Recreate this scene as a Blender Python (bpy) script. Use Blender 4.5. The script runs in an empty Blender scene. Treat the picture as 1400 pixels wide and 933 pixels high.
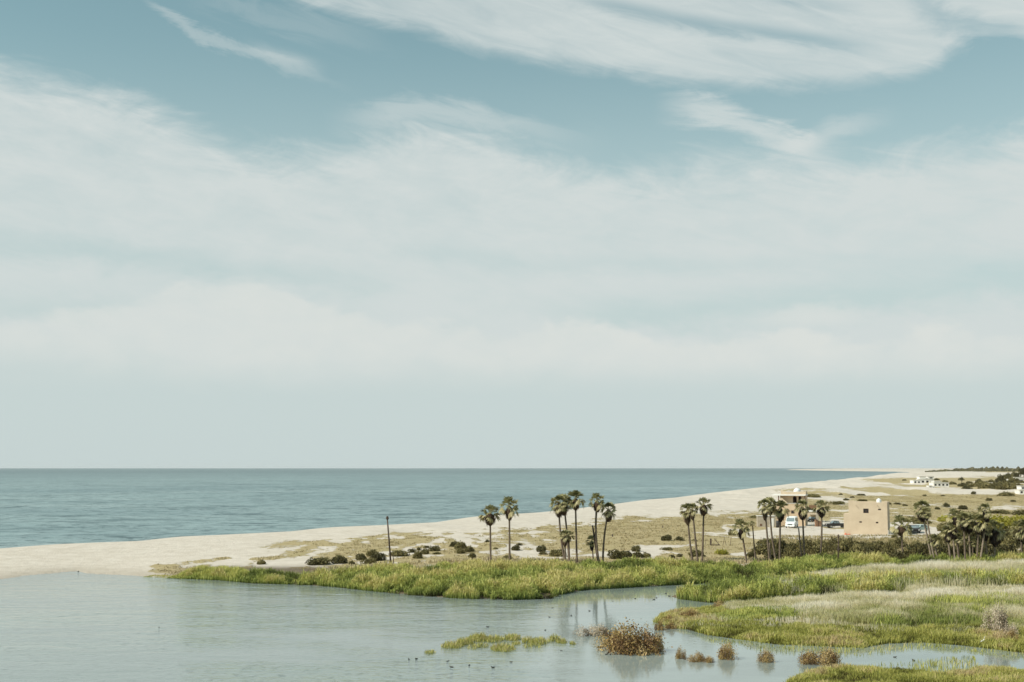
import bpy, bmesh, math, random
import numpy as np
from mathutils import Vector, Matrix

# ------------------------------------------------------------------ camera
FPX = 1750.0          # focal length in pixels of the 1400 px wide photograph
VH = 639.6            # row of the true horizon
CAMZ = 16.0
HAZE = 1.8e-5
PITCH = math.atan((VH - 466.5) / FPX)
scene = bpy.context.scene
cam_data = bpy.data.cameras.new('camera')
cam_data.sensor_width = 36.0
cam_data.lens = 36.0 * FPX / 1400.0
cam_data.clip_start = 0.5
cam_data.clip_end = 90000
cam = bpy.data.objects.new('camera', cam_data)
scene.collection.objects.link(cam)
cam.location = (0, 0, CAMZ)
cam.rotation_euler = (math.pi / 2 + PITCH, 0, 0)
scene.camera = cam

# ------------------------------------------------------------------ view, sampling
scene.view_settings.view_transform = 'Standard'
scene.view_settings.look = 'None'
scene.view_settings.exposure = 0.0
scene.view_settings.gamma = 1.0
scene.render.engine = 'CYCLES'
scene.cycles.use_denoising = True
scene.cycles.max_bounces = 6
scene.cycles.transparent_max_bounces = 8
scene.cycles.volume_bounces = 0

# ------------------------------------------------------------------ sun
SUN = Vector((-1.0, -0.42, 0.98)).normalized()
sun_el = math.asin(SUN.z)
sun_az = math.atan2(SUN.x, SUN.y)          # clockwise from +Y
sd = bpy.data.lights.new('sun', 'SUN')
sd.energy = 4.5
sd.angle = math.radians(0.5)
sd.color = (1.0, 0.94, 0.85)
so = bpy.data.objects.new('sun', sd)
scene.collection.objects.link(so)
so.rotation_euler = (-SUN).to_track_quat('-Z', 'Y').to_euler()

# ------------------------------------------------------------------ sky: Nishita air plus procedural cloud layers laid out by compass direction
world = bpy.data.worlds.new('World')
scene.world = world
world.use_nodes = True
WT = world.node_tree
for n in list(WT.nodes):
    WT.nodes.remove(n)

class G:
    """tiny helper for node arithmetic"""
    def __init__(s, tree): s.t = tree
    def n(s, kind, **kw):
        nd = s.t.nodes.new(kind)
        for k, v in kw.items(): setattr(nd, k, v)
        return nd
    def put(s, sock, v):
        if isinstance(v, (int, float, tuple, list)): sock.default_value = v
        else: s.t.links.new(v, sock)
    def m(s, op, a, b=0.0, c=0.0, clamp=False):
        nd = s.n('ShaderNodeMath', operation=op, use_clamp=clamp)
        s.put(nd.inputs[0], a); s.put(nd.inputs[1], b)
        if len(nd.inputs) > 2: s.put(nd.inputs[2], c)
        return nd.outputs[0]
    def add(s, a, b): return s.m('ADD', a, b)
    def sub(s, a, b): return s.m('SUBTRACT', a, b)
    def mul(s, a, b): return s.m('MULTIPLY', a, b)
    def step(s, x, lo, hi, a=0.0, b=1.0):
        nd = s.n('ShaderNodeMapRange', interpolation_type='SMOOTHSTEP')
        s.put(nd.inputs[0], x)
        for i, v in zip((1, 2, 3, 4), (lo, hi, a, b)): s.put(nd.inputs[i], v)
        return nd.outputs[0]
    def lin(s, x, lo, hi, a=0.0, b=1.0):
        nd = s.n('ShaderNodeMapRange')
        s.put(nd.inputs[0], x)
        for i, v in zip((1, 2, 3, 4), (lo, hi, a, b)): s.put(nd.inputs[i], v)
        return nd.outputs[0]
    def vec(s, x, y, z):
        nd = s.n('ShaderNodeCombineXYZ')
        s.put(nd.inputs[0], x); s.put(nd.inputs[1], y); s.put(nd.inputs[2], z)
        return nd.outputs[0]
    def sep(s, v):
        nd = s.n('ShaderNodeSeparateXYZ'); s.put(nd.inputs[0], v)
        return nd.outputs
    def noise(s, v, scale, detail=4.0, rough=0.55, dist=0.0, color=False):
        nd = s.n('ShaderNodeTexNoise')
        s.put(nd.inputs['Vector'], v); nd.inputs['Scale'].default_value = scale
        nd.inputs['Detail'].default_value = detail; nd.inputs['Roughness'].default_value = rough
        nd.inputs['Distortion'].default_value = dist
        return nd.outputs['Color' if color else 'Fac']
    def mix(s, f, a, b):
        nd = s.n('ShaderNodeMix', data_type='RGBA')
        s.put(nd.inputs['Factor'], f)
        for sock, v in ((nd.inputs['A'], a), (nd.inputs['B'], b)):
            if isinstance(v, tuple) and len(v) == 3: v = (*v, 1)
        # colour sockets are index 6 and 7
        for i, v in ((6, a), (7, b)):
            if isinstance(v, tuple): nd.inputs[i].default_value = (*v[:3], 1)
            else: s.t.links.new(v, nd.inputs[i])
        return nd.outputs[2]
    def curve(s, x, pts):
        nd = s.n('ShaderNodeFloatCurve')
        cv = nd.mapping.curves[0]
        while len(cv.points) < len(pts): cv.points.new(0.5, 0.5)
        for p, (a, b) in zip(cv.points, pts):
            p.location = (a, b)
        nd.mapping.update()
        s.put(nd.inputs['Value'], x)
        return nd.outputs[0]

g = G(WT)
tc = g.n('ShaderNodeTexCoord')
dx, dy, dz = g.sep(tc.outputs['Generated'])
hor = g.m('SQRT', g.add(g.mul(dx, dx), g.mul(dy, dy)))
az = g.m('ARCTAN2', dx, dy)
tanel = g.m('DIVIDE', dz, g.m('MAXIMUM', hor, 0.05))
U = g.add(g.mul(az, 1.25), 0.5)              # 0..1 over the photographed span of compass directions
V = g.m('MULTIPLY_ADD', tanel, -2.66, 1.0)   # 1 at the horizon, 0 at about 20.6 degrees up
Uc = g.m('MINIMUM', g.m('MAXIMUM', U, 0.0), 1.0)
cp = lambda *pts: [(u / 1400.0, v / 640.0) for u, v in pts]
# streaky cloud noises in the sky's own directions, stretched along the horizon and slightly tilted
tilt = g.m('MULTIPLY_ADD', dx, 0.30, dz)
va = g.vec(g.mul(dx, 3.0), g.mul(dy, 3.0), g.mul(tilt, 15.0))
vb = g.vec(g.mul(dx, 8.0), g.mul(dy, 8.0), g.mul(dz, 22.0))
vc = g.vec(g.mul(dx, 20.0), g.mul(dy, 20.0), g.mul(dz, 34.0))
vf = g.vec(g.mul(dx, 14.0), g.mul(dy, 14.0), g.mul(g.m('MULTIPLY_ADD', dx, 0.22, dz), 70.0))
nA = g.sub(g.noise(va, 1.0, 9, 0.55, 0.6), 0.5)
nB = g.sub(g.noise(vb, 1.0, 12, 0.66, 1.6), 0.5)
nC = g.sub(g.noise(vc, 1.0, 10, 0.6, 0.5), 0.5)     # puffier
nF = g.sub(g.noise(vf, 1.0, 9, 0.66, 1.0), 0.5)     # hair-thin streaks

def band(c, hw, rng, warp, strength, soft=1.0):
    d = g.m('ABSOLUTE', g.add(g.sub(V, c), warp))
    b = g.step(g.m('DIVIDE', d, hw), 0.0, 1.0 * soft, 1.0, 0.0)
    e = g.mul(g.step(U, (rng[0]) / 1400, (rng[1]) / 1400), g.step(U, rng[2] / 1400, rng[3] / 1400, 1.0, 0.0))
    return g.mul(g.mul(b, e), strength)

# main sheet
top = g.curve(Uc, cp((0, 122), (100, 142), (200, 160), (290, 196), (370, 222), (450, 208), (540, 172), (640, 180), (740, 210), (850, 232), (1000, 228), (1100, 222), (1200, 232), (1300, 218), (1400, 208)))
wt = g.add(g.add(g.mul(nA, 0.10), g.mul(nB, 0.17)), g.mul(nF, 0.09))
mtop = g.step(g.add(g.sub(V, top), wt), -0.035, 0.085)
bot = g.curve(Uc, cp((0, 490), (150, 500), (350, 522), (600, 514), (900, 512), (1100, 514), (1400, 506)))
mbot = g.step(g.sub(g.add(bot, g.mul(nC, 0.10)), V), -0.045, 0.06)
body = g.mul(mtop, mbot)
body = g.mul(body, g.m('MINIMUM', g.m('MULTIPLY_ADD', g.add(g.add(nA, nB), g.add(nF, g.mul(nC, 1.5))), 0.5, 0.84), 1.0))
# blue gaps in the sheet
gap1 = band(g.curve(Uc, cp((0, 362), (200, 370), (400, 388), (560, 398), (900, 400), (1400, 400))), 0.050, (-300, -100, 380, 640), g.mul(nB, 0.09), 0.5)
gap2 = band(g.curve(Uc, cp((0, 350), (560, 352), (800, 368), (1100, 378), (1400, 384))), 0.035, (500, 600, 1500, 1700), g.mul(nB, 0.06), 0.28)
gap3 = band(g.curve(Uc, cp((0, 436), (700, 436), (850, 442), (1000, 434), (1200, 418), (1400, 408))), 0.062, (700, 880, 1700, 1900), g.mul(nC, 0.10), 0.8)
gap4 = band(g.curve(Uc, cp((0, 436), (150, 436), (1400, 440))), 0.045, (-100, 40, 130, 260), g.mul(nC, 0.10), 0.55)
for q in (gap1, gap2, gap3, gap4):
    body = g.m('SUBTRACT', body, q, clamp=True)
# low bright cumulus edge
puff = band(g.curve(Uc, cp((0, 470), (300, 450), (500, 470), (760, 470), (980, 490), (1100, 488), (1200, 480), (1300, 480), (1400, 492))), 0.060, (-400, -200, 1800, 2000), g.mul(nC, 0.30), 0.34)
puff2 = band(g.curve(Uc, cp((0, 400), (250, 396), (420, 420), (1100, 440), (1180, 440), (1400, 440))), 0.035, (960, 1060, 1140, 1220), g.mul(nC, 0.10), 0.35)
body = g.add(body, g.add(g.mul(puff, 0.4), puff2))
# upper swath
edge = g.curve(Uc, cp((0, -150), (330, -30), (400, 2), (480, 24), (600, 50), (720, 76), (850, 100), (980, 120), (1100, 132), (1200, 134), (1270, 122), (1300, 98), (1340, 92), (1400, 108)))
edge2 = g.add(edge, 0.012)
su = g.step(g.add(g.sub(edge2, V), g.add(g.mul(nF, 0.05), g.mul(nB, 0.05))), -0.022, 0.034)
sw = g.mul(su, g.m('MULTIPLY_ADD', g.add(nF, nA), 0.7, 0.74))
sg1 = band(g.curve(Uc, cp((0, -100), (780, 0), (850, 14), (950, 38), (1060, 62), (1160, 84), (1230, 98), (1400, 140))), 0.030, (760, 860, 1120, 1230), g.mul(nF, 0.035), 0.48)
sg2 = band(g.curve(Uc, cp((0, -50), (960, -20), (1050, 4), (1140, 30), (1400, 80))), 0.022, (940, 1020, 1120, 1200), g.mul(nF, 0.03), 0.22)
sg3 = band(g.curve(Uc, cp((0, 0), (1200, 0), (1260, 40), (1310, 72), (1400, 110))), 0.055, (1210, 1290, 1360, 1420), g.mul(nB, 0.14), 0.42)
for q in (sg1, sg2, sg3):
    sw = g.m('SUBTRACT', sw, q, clamp=True)
# thin wisps
w1 = band(g.curve(Uc, cp((0, -120), (180, 20), (230, 52), (290, 84), (350, 92), (420, 108), (500, 132), (600, 150))), 0.024, (185, 225, 300, 500), g.add(g.mul(nB, 0.12), g.mul(nF, 0.09)), 0.36)
w1b = band(g.curve(Uc, cp((0, 60), (330, 80), (385, 92), (500, 120), (1400, 140))), 0.030, (320, 370, 400, 450), g.mul(nB, 0.05), 0.3)
w2 = band(g.curve(Uc, cp((0, 160), (900, 158), (960, 160), (1010, 174), (1050, 196), (1090, 216), (1400, 290))), 0.050, (890, 970, 1080, 1200), g.add(g.mul(nF, 0.10), g.mul(nB, 0.14)), 0.72)
w3 = band(g.curve(Uc, cp((0, 240), (1040, 226), (1100, 210), (1160, 192), (1230, 184), (1400, 180))), 0.032, (1040, 1130, 1140, 1235), g.add(g.mul(nF, 0.05), g.mul(nB, 0.06)), 0.45)
w5 = band(g.curve(Uc, cp((0, 60), (200, 16), (400, 42), (600, 76), (1400, 140))), 0.05, (230, 330, 420, 560), g.mul(nF, 0.16), 0.16)
w4 = band(g.curve(Uc, cp((0, 200), (450, 178), (600, 160), (800, 200), (1400, 260))), 0.050, (430, 540, 640, 860), g.add(g.mul(nF, 0.11), g.mul(nB, 0.05)), 0.5)
wisps = g.add(g.add(w1, w1b), g.add(g.add(w2, w3), g.add(w4, w5)))
veil = g.mul(g.step(U, -0.1, 1.2, 0.02, 0.10), g.m('MULTIPLY_ADD', nA, 1.0, 0.8))
dens = g.add(g.m('MAXIMUM', g.m('MAXIMUM', body, sw), wisps), veil)
# elsewhere in the sky (behind and overhead) a loose scatter of the same cirrus
side = g.step(g.m('ABSOLUTE', g.sub(U, 0.5)), 0.9, 1.4)
high = g.m('MAXIMUM', side, g.step(V, -0.15, -0.7))
loose = g.step(g.add(nA, nB), -0.05, 0.30, 0.0, 0.6)
dmix = g.n('ShaderNodeMix', data_type='FLOAT')
g.put(dmix.inputs[0], high); g.put(dmix.inputs[2], dens); g.put(dmix.inputs[3], loose)
dens = g.m('MINIMUM', g.m('MAXIMUM', dmix.outputs[0], 0.0), 1.0)

sky = g.n('ShaderNodeTexSky', sky_type='NISHITA', sun_disc=False)
sky.sun_elevation = sun_el
sky.sun_rotation = sun_az
sky.altitude = 0; sky.air_density = 1.0; sky.dust_density = 1.5; sky.ozone_density = 1.0
hs = g.n('ShaderNodeHueSaturation')
hs.inputs['Saturation'].default_value = 0.6
hs.inputs['Value'].default_value = 1.0
WT.links.new(sky.outputs[0], hs.inputs['Color'])
tint = g.n('ShaderNodeMix', data_type='RGBA', blend_type='MULTIPLY')
tint.inputs['Factor'].default_value = 1.0
WT.links.new(hs.outputs[0], tint.inputs[6]); tint.inputs[7].default_value = (0.88, 1.25, 1.12, 1)
BGS = 0.10
air = g.mix(g.step(V, 0.02, 0.88, 0.0, 0.97), tint.outputs[2], tuple(c / BGS for c in (0.575, 0.662, 0.655)))
cloudcol = tuple(c / BGS for c in (0.635, 0.695, 0.685))
col = g.mix(dens, air, cloudcol)
# low cumulus bank: billowed tops, soft base
vd = g.vec(g.mul(dx, 24.0), g.mul(dy, 24.0), g.mul(dz, 42.0))
nD = g.sub(g.noise(vd, 1.0, 9, 0.58, 0.25), 0.5)
ctop = g.curve(Uc, cp((0, 462), (150, 440), (260, 402), (350, 396), (450, 430), (560, 446), (700, 452), (790, 444), (880, 470), (980, 474), (1070, 462), (1150, 474), (1230, 466), (1290, 458), (1350, 466), (1400, 480)))
cum = g.mul(g.step(g.add(g.sub(V, ctop), g.mul(nD, 0.11)), -0.010, 0.022), g.step(g.add(V, g.mul(nC, 0.05)), 0.755, 0.86, 1.0, 0.0))
cum = g.mul(cum, g.step(U, -0.3, 0.9, 0.5, 0.95))
cum = g.mul(cum, g.m('MULTIPLY_ADD', nD, 1.8, 0.80))
c2top = g.curve(Uc, cp((0, 440), (1000, 440), (1060, 434), (1130, 428), (1190, 436), (1400, 440)))
cum2 = g.mul(g.mul(g.step(g.add(g.sub(V, c2top), g.mul(nD, 0.12)), -0.01, 0.02), g.step(V, 0.695, 0.725, 1.0, 0.0)), g.mul(g.step(U, 0.715, 0.77), g.step(U, 0.80, 0.86, 0.55, 0.0)))
col = g.mix(g.m('MINIMUM', g.mul(g.m('MAXIMUM', cum, cum2), g.m('SUBTRACT', 1.0, high)), 1.0), col, tuple(c / BGS for c in (0.70, 0.735, 0.705)))
bg = g.n('ShaderNodeBackground'); bg.inputs['Strength'].default_value = BGS
WT.links.new(col, bg.inputs['Color'])
wo = g.n('ShaderNodeOutputWorld')
WT.links.new(bg.outputs[0], wo.inputs['Surface'])

# ------------------------------------------------------------------ survey helpers: photo point + height -> place in the world
CP, SP = math.cos(PITCH), math.sin(PITCH)
def place(u, v, z=0.0):
    a = (u - 700.0) / FPX; b = (466.5 - v) / FPX
    dyy = CP - b * SP; dzz = SP + b * CP
    t = (z - CAMZ) / dzz
    return a * t, dyy * t
def project(x, y, z):
    zz = z - CAMZ
    d = y * CP + zz * SP; up = -y * SP + zz * CP
    return 700.0 + FPX * x / d, 466.5 - FPX * up / d

def polyw(pts):
    return np.array([place(u, v, 0.0) for u, v in pts])

# coast of the open sea (water is left of / beyond this line), then the far shore of the bay, closed far to the right
COAST = [(-1500, 905), (-900, 832), (-300, 776), (0, 753.2), (30, 751), (60, 749.5), (105, 747.6), (150, 746), (200, 740.5), (260, 738), (350, 733.5), (400, 728), (480, 724.5),
         (560, 720), (620, 711), (700, 706), (760, 699.5), (800, 695), (860, 687), (900, 684), (960, 676), (1000, 671.5), (1040, 667), (1075, 663.5), (1110, 661), (1150, 658.8),
         (1185, 656.2), (1215, 654.0), (1260, 652.4), (1310, 651.8), (1350, 651.6), (1330, 650.6), (1290, 649.8), (1262, 648.8), (1236, 647.2), (1245, 646.0), (1230, 645.2),
         (1170, 644.4), (1120, 643.6), (1070, 642.6), (1150, 640.9), (2200, 640.9), (3600, 660), (3600, 2400), (-1500, 2400)]
LAGOON = [(-1500, 1050), (-300, 832), (-60, 801), (0, 792), (30, 787.5), (62, 784.5), (80, 783), (105, 780.8), (118, 784), (180, 787), (230, 789.5), (262, 790.5), (300, 793), (345, 797), (400, 799), (450, 801.5),
          (500, 807), (560, 813), (620, 817.5), (700, 819.5), (752, 817.5), (772, 811), (800, 806), (850, 803.5), (900, 800.5), (960, 797.5), (1010, 796.5), (1034, 797.5), (1030, 803), (1000, 806.5), (960, 811), (925, 813.5), (918, 816),
          (960, 822.5), (1000, 826), (985, 832), (940, 835), (905, 841), (897, 850), (935, 858), (965, 868), (1000, 872), (1060, 880), (1130, 883), (1180, 884), (1210, 879), (1260, 877), (1310, 881), (1400, 893), (1520, 908), (1700, 940),
          (1650, 990), (1500, 950), (1400, 921), (1340, 919), (1290, 928), (1240, 921), (1150, 917), (1110, 923), (1080, 936), (1050, 970), (1000, 1040), (800, 1090), (300, 1120), (-1500, 1200)]
CW, LW = polyw(COAST), polyw(LAGOON)

def seg_dist(px, py, poly):
    out = np.full(px.shape, 1e18)
    n = len(poly)
    for i in range(n):
        ax, ay = poly[i]; bx, by = poly[(i + 1) % n]
        ex, ey = bx - ax, by - ay
        L = ex * ex + ey * ey + 1e-9
        t = np.clip(((px - ax) * ex + (py - ay) * ey) / L, 0, 1)
        d = (px - ax - t * ex) ** 2 + (py - ay - t * ey) ** 2
        np.minimum(out, d, out=out)
    return np.sqrt(out)
def inside(px, py, poly):
    r = np.zeros(px.shape, bool)
    n = len(poly)
    for i in range(n):
        ax, ay = poly[i]; bx, by = poly[(i + 1) % n]
        if ay == by: continue
        c = ((ay > py) != (by > py)) & (px < (bx - ax) * (py - ay) / (by - ay) + ax)
        r ^= c
    return r
def sstep(x, a, b):
    t = np.clip((x - a) / (b - a), 0, 1)
    return t * t * (3 - 2 * t)

_rs = np.random.RandomState(7)
_tab = _rs.rand(256, 256)
def vnoise(x, y):
    xi = np.floor(x).astype(int); yi = np.floor(y).astype(int)
    fx = x - xi; fy = y - yi
    fx = fx * fx * (3 - 2 * fx); fy = fy * fy * (3 - 2 * fy)
    a = _tab[xi & 255, yi & 255]; b = _tab[(xi + 1) & 255, yi & 255]
    c = _tab[xi & 255, (yi + 1) & 255]; d = _tab[(xi + 1) & 255, (yi + 1) & 255]
    return (a * (1 - fx) + b * fx) * (1 - fy) + (c * (1 - fx) + d * fx) * fy
def fbm(x, y, o=4):
    s = 0; a = 0.5; t = 0
    for k in range(o):
        s = s + a * vnoise(x * 2 ** k + 17.3 * k, y * 2 ** k + 5.1 * k); t += a; a *= 0.5
    return s / t - 0.5

def hill(px, py, u, v, rx, ry, h):
    cx, cy = place(u, v, 3.0)
    return h * np.exp(-((px - cx) / rx) ** 2 - ((py - cy) / ry) ** 2)

def terrain(px, py):
    px = np.asarray(px, float); py = np.asarray(py, float)
    inC = inside(px, py, CW); inL = inside(px, py, LW)
    dC = seg_dist(px, py, CW); dL = seg_dist(px, py, LW)
    land = inC & ~inL
    zs = 3.0 * (1 - np.exp(-dC / 16.0))                      # steep berm on the sea side
    zl = 2.2 * (1 - np.exp(-dL / 42.0)) + 0.04               # low wet ground by the lagoon
    k = 0.35
    z = -k * np.log(np.exp(-zs / k) + np.exp(-zl / k)) + 0.02
    dist = np.hypot(px, py)
    inl = sstep(dC, 12, 90)
    z = z + inl * (2.6 * sstep(dist, 420, 1000))
    # hummocks of blown sand
    duney = sstep(dL, 35, 80) * sstep(dC, 10, 40)
    z = z + duney * (fbm(px / 11.0, py / 16.0, 4) * 0.9 + fbm(px / 45.0, py / 60.0, 3) * (0.8 + 2.2 * sstep(dist, 450, 900)) + np.abs(fbm(px / 24.0 + 3, py / 48.0, 4)) * 5.0 * sstep(dist, 380, 700) * (1 - sstep(px, 420, 620)))
    z = z + hill(px, py, 1225, 659, 55, 90, 2.6) * inl + hill(px, py, 1330, 660, 120, 120, 2.0) * inl + hill(px, py, 1400, 662, 60, 200, 2.0) * inl
    under = -np.minimum(0.04 * np.where(inL, dL, dC) + 0.03, 1.5)
    z = np.where(land, np.maximum(z, 0.02), under)
    return z

def ground(u, v):
    z = 1.5
    for _ in range(25):
        x, y = place(u, v, z)
        z2 = float(terrain(np.array([x]), np.array([y]))[0])
        z = z * 0.4 + max(z2, 0.0) * 0.6
    return x, y, z
def gpx(u, v):
    """metres per photo pixel at that spot"""
    x, y, z = ground(u, v)
    return y / FPX

# ------------------------------------------------------------------ materials
def new_mat(name):
    m = bpy.data.materials.new(name); m.use_nodes = True
    t = m.node_tree
    b = t.nodes['Principled BSDF']
    return m, G(t), b
def mat_rough(name, c1, c2, scale=3.0, rough=0.8, bump=0.0, metallic=0.0, spec=0.3):
    m, q, b = new_mat(name)
    tcn = q.n('ShaderNodeTexCoord')
    f = q.noise(tcn.outputs['Object'], scale, 5, 0.6)
    q.t.links.new(q.mix(q.step(f, 0.35, 0.65), c1, c2), b.inputs['Base Color'])
    b.inputs['Roughness'].default_value = rough
    b.inputs['Metallic'].default_value = metallic
    b.inputs['Specular IOR Level'].default_value = spec
    if bump:
        bp = q.n('ShaderNodeBump'); bp.inputs['Strength'].default_value = bump; bp.inputs['Distance'].default_value = 0.05
        q.t.links.new(f, bp.inputs['Height']); q.t.links.new(bp.outputs[0], b.inputs['Normal'])
    return m
def mat_leaf(name, ramp, trans=0.35, rough=0.6):
    """leaf colour runs through the ramp by a per-leaf random attribute"""
    m, q, b = new_mat(name)
    at = q.n('ShaderNodeAttribute', attribute_name='tone')
    cr = q.n('ShaderNodeValToRGB')
    e = cr.color_ramp.elements
    while len(e) < len(ramp): e.new(0.5)
    for k, (p, c) in enumerate(ramp):
        e[k].position = p; e[k].color = (*c, 1)
    q.t.links.new(at.outputs['Fac'], cr.inputs[0])
    q.t.links.new(cr.outputs[0], b.inputs['Base Color'])
    b.inputs['Roughness'].default_value = rough
    b.inputs['Specular IOR Level'].default_value = 0.25
    tr = q.n('ShaderNodeBsdfTranslucent'); q.t.links.new(cr.outputs[0], tr.inputs[0])
    mx = q.n('ShaderNodeMixShader'); mx.inputs[0].default_value = trans
    q.t.links.new(b.outputs[0], mx.inputs[1]); q.t.links.new(tr.outputs[0], mx.inputs[2])
    q.t.links.new(mx.outputs[0], q.t.nodes['Material Output'].inputs[0])
    return m

# ground: dry grass cover and wetness are surveyed per vertex; the fine patchiness is procedural
def mat_ground():
    m, q, b = new_mat('sand_and_dry_grass')
    geo = q.n('ShaderNodeNewGeometry'); pos = geo.outputs['Position']
    cov = q.n('ShaderNodeAttribute', attribute_name='cover').outputs['Fac']
    mud = q.n('ShaderNodeAttribute', attribute_name='mud').outputs['Fac']
    px, py, pz = q.sep(pos)
    st = q.vec(q.mul(px, 1.0), q.mul(py, 0.55), 0.0)
    n1 = q.noise(st, 0.16, 6, 0.62, 0.8)
    n0 = q.noise(q.vec(q.mul(px, 1.0), q.mul(py, 0.35), 0.0), 0.030, 7, 0.68, 1.0)
    n2 = q.noise(st, 0.9, 5, 0.65, 0.3)
    n3 = q.noise(pos, 5.0, 4, 0.6)
    mixn = q.add(q.add(q.mul(n1, 0.55), q.mul(n2, 0.60)), q.add(q.mul(n3, 0.2), q.sub(q.mul(n0, 0.95), 0.205)))
    thr = q.sub(q.add(mixn, q.mul(cov, 0.80)), 1.31)
    f = q.step(thr, -0.05, 0.06)
    sand = q.mix(q.step(q.noise(pos, 0.35, 6, 0.6), 0.3, 0.7), (0.63, 0.565, 0.485), (0.54, 0.475, 0.395))
    sand = q.mix(q.mul(q.step(n3, 0.45, 0.75), 0.35), sand, (0.42, 0.36, 0.28))
    straw = q.mix(q.step(n2, 0.3, 0.7), (0.33, 0.262, 0.135), (0.43, 0.35, 0.20))
    straw = q.mix(q.mul(q.step(q.noise(pos, 1.7, 5, 0.7), 0.55, 0.75), 0.5), straw, (0.22, 0.17, 0.08))
    straw = q.mix(q.mul(q.step(n1, 0.5, 0.72), 0.4), straw, (0.31, 0.27, 0.12))
    c = q.mix(f, sand, straw)
    wet = q.step(pz, 0.02, 0.55, 1.0, 0.0)
    c = q.mix(q.mul(wet, 0.45), c, (0.30, 0.25, 0.185))
    c = q.mix(mud, c, (0.13, 0.098, 0.06))
    q.t.links.new(c, b.inputs['Base Color'])
    b.inputs['Roughness'].default_value = 0.95
    b.inputs['Specular IOR Level'].default_value = 0.1
    bp = q.n('ShaderNodeBump'); bp.inputs['Strength'].default_value = 0.8; bp.inputs['Distance'].default_value = 0.25
    q.t.links.new(q.add(q.mul(n2, 1.0), q.add(q.mul(n3, 0.5), q.mul(f, 0.5))), bp.inputs['Height'])
    q.t.links.new(bp.outputs[0], b.inputs['Normal'])
    return m

def mat_water(name, body, body2, bscale, amp, rough, patch, spec=0.5):
    m, q, b = new_mat(name)
    geo = q.n('ShaderNodeNewGeometry'); pos = geo.outputs['Position']
    px, py, pz = q.sep(pos)
    p2 = q.vec(px, py, 0.0)
    big = q.noise(q.vec(q.mul(px, patch[0]), q.mul(py, patch[1]), 0.0), 1.0, 5, 0.6, 0.5)
    col = q.mix(q.step(big, 0.36, 0.66), body, body2)
    q.t.links.new(col, b.inputs['Base Color'])
    b.inputs['Roughness'].default_value = rough
    b.inputs['IOR'].default_value = 1.33
    b.inputs['Specular IOR Level'].default_value = spec
    h = q.add(q.noise(p2, bscale, 6, 0.62, 0.4), q.mul(q.noise(q.vec(q.mul(px, 0.5), q.mul(py, 1.0), 0.0), bscale * 0.18, 4, 0.6, 0.6), 3.0))
    bp = q.n('ShaderNodeBump'); bp.inputs['Distance'].default_value = 1.0
    st_ = q.mul(q.step(big, 0.3, 0.7, 0.45, 1.25), amp)
    if 'lagoon' in name:      # sheltered inlets and channels lie calm
        calm = q.m('MULTIPLY', q.step(q.add(px, q.mul(big, 14.0)), 4.0, 16.0), 0.90)
        st_ = q.mul(st_, q.sub(1.0, calm))
        rip = q.noise(q.vec(q.mul(px, 1.2), q.mul(py, 0.8), 0.0), 1.0, 5, 0.75, 0.5)  # dark ripple shading, painted into the base colour below
        col = q.mix(q.mul(q.step(rip, 0.50, 0.66), q.mul(q.sub(1.0, calm), q.step(big, 0.35, 0.6, 0.25, 0.75))), col, (0.085, 0.115, 0.10))
        q.t.links.new(col, b.inputs['Base Color'])
    q.t.links.new(st_, bp.inputs['Strength'])
    q.t.links.new(h, bp.inputs['Height']); q.t.links.new(bp.outputs[0], b.inputs['Normal'])
    return m, q, b, col, px, py

# ------------------------------------------------------------------ mesh helpers
def link(o, parent=None):
    scene.collection.objects.link(o)
    if parent is not None: o.parent = parent
    return o
def tag(o, label=None, cat=None, group=None, kind=None):
    if label: o['label'] = label
    if cat: o['category'] = cat
    if group: o['group'] = group
    if kind: o['kind'] = kind
    return o
def empty(name, loc, rz=0.0):
    o = bpy.data.objects.new(name, None); o.empty_display_size = 0.3
    link(o); o.location = loc; o.rotation_euler = (0, 0, rz)
    return o
def np_mesh(name, verts, loops, sizes, mats, attrs=None, smooth=False, matidx=None):
    me = bpy.data.meshes.new(name)
    verts = np.asarray(verts, np.float32); loops = np.asarray(loops, np.int32); sizes = np.asarray(sizes, np.int32)
    me.vertices.add(len(verts)); me.vertices.foreach_set('co', verts.ravel())
    me.loops.add(len(loops)); me.loops.foreach_set('vertex_index', loops)
    me.polygons.add(len(sizes))
    st = np.zeros(len(sizes), np.int32); st[1:] = np.cumsum(sizes)[:-1]
    me.polygons.foreach_set('loop_start', st)
    if smooth: me.polygons.foreach_set('use_smooth', np.ones(len(sizes), bool))
    if matidx is not None: me.polygons.foreach_set('material_index', np.asarray(matidx, np.int32))
    for m in mats: me.materials.append(m)
    for k, a in (attrs or {}).items():
        at = me.attributes.new(k, 'FLOAT', 'POINT'); at.data.foreach_set('value', np.asarray(a, np.float32))
    me.update(calc_edges=True)
    return me
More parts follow.
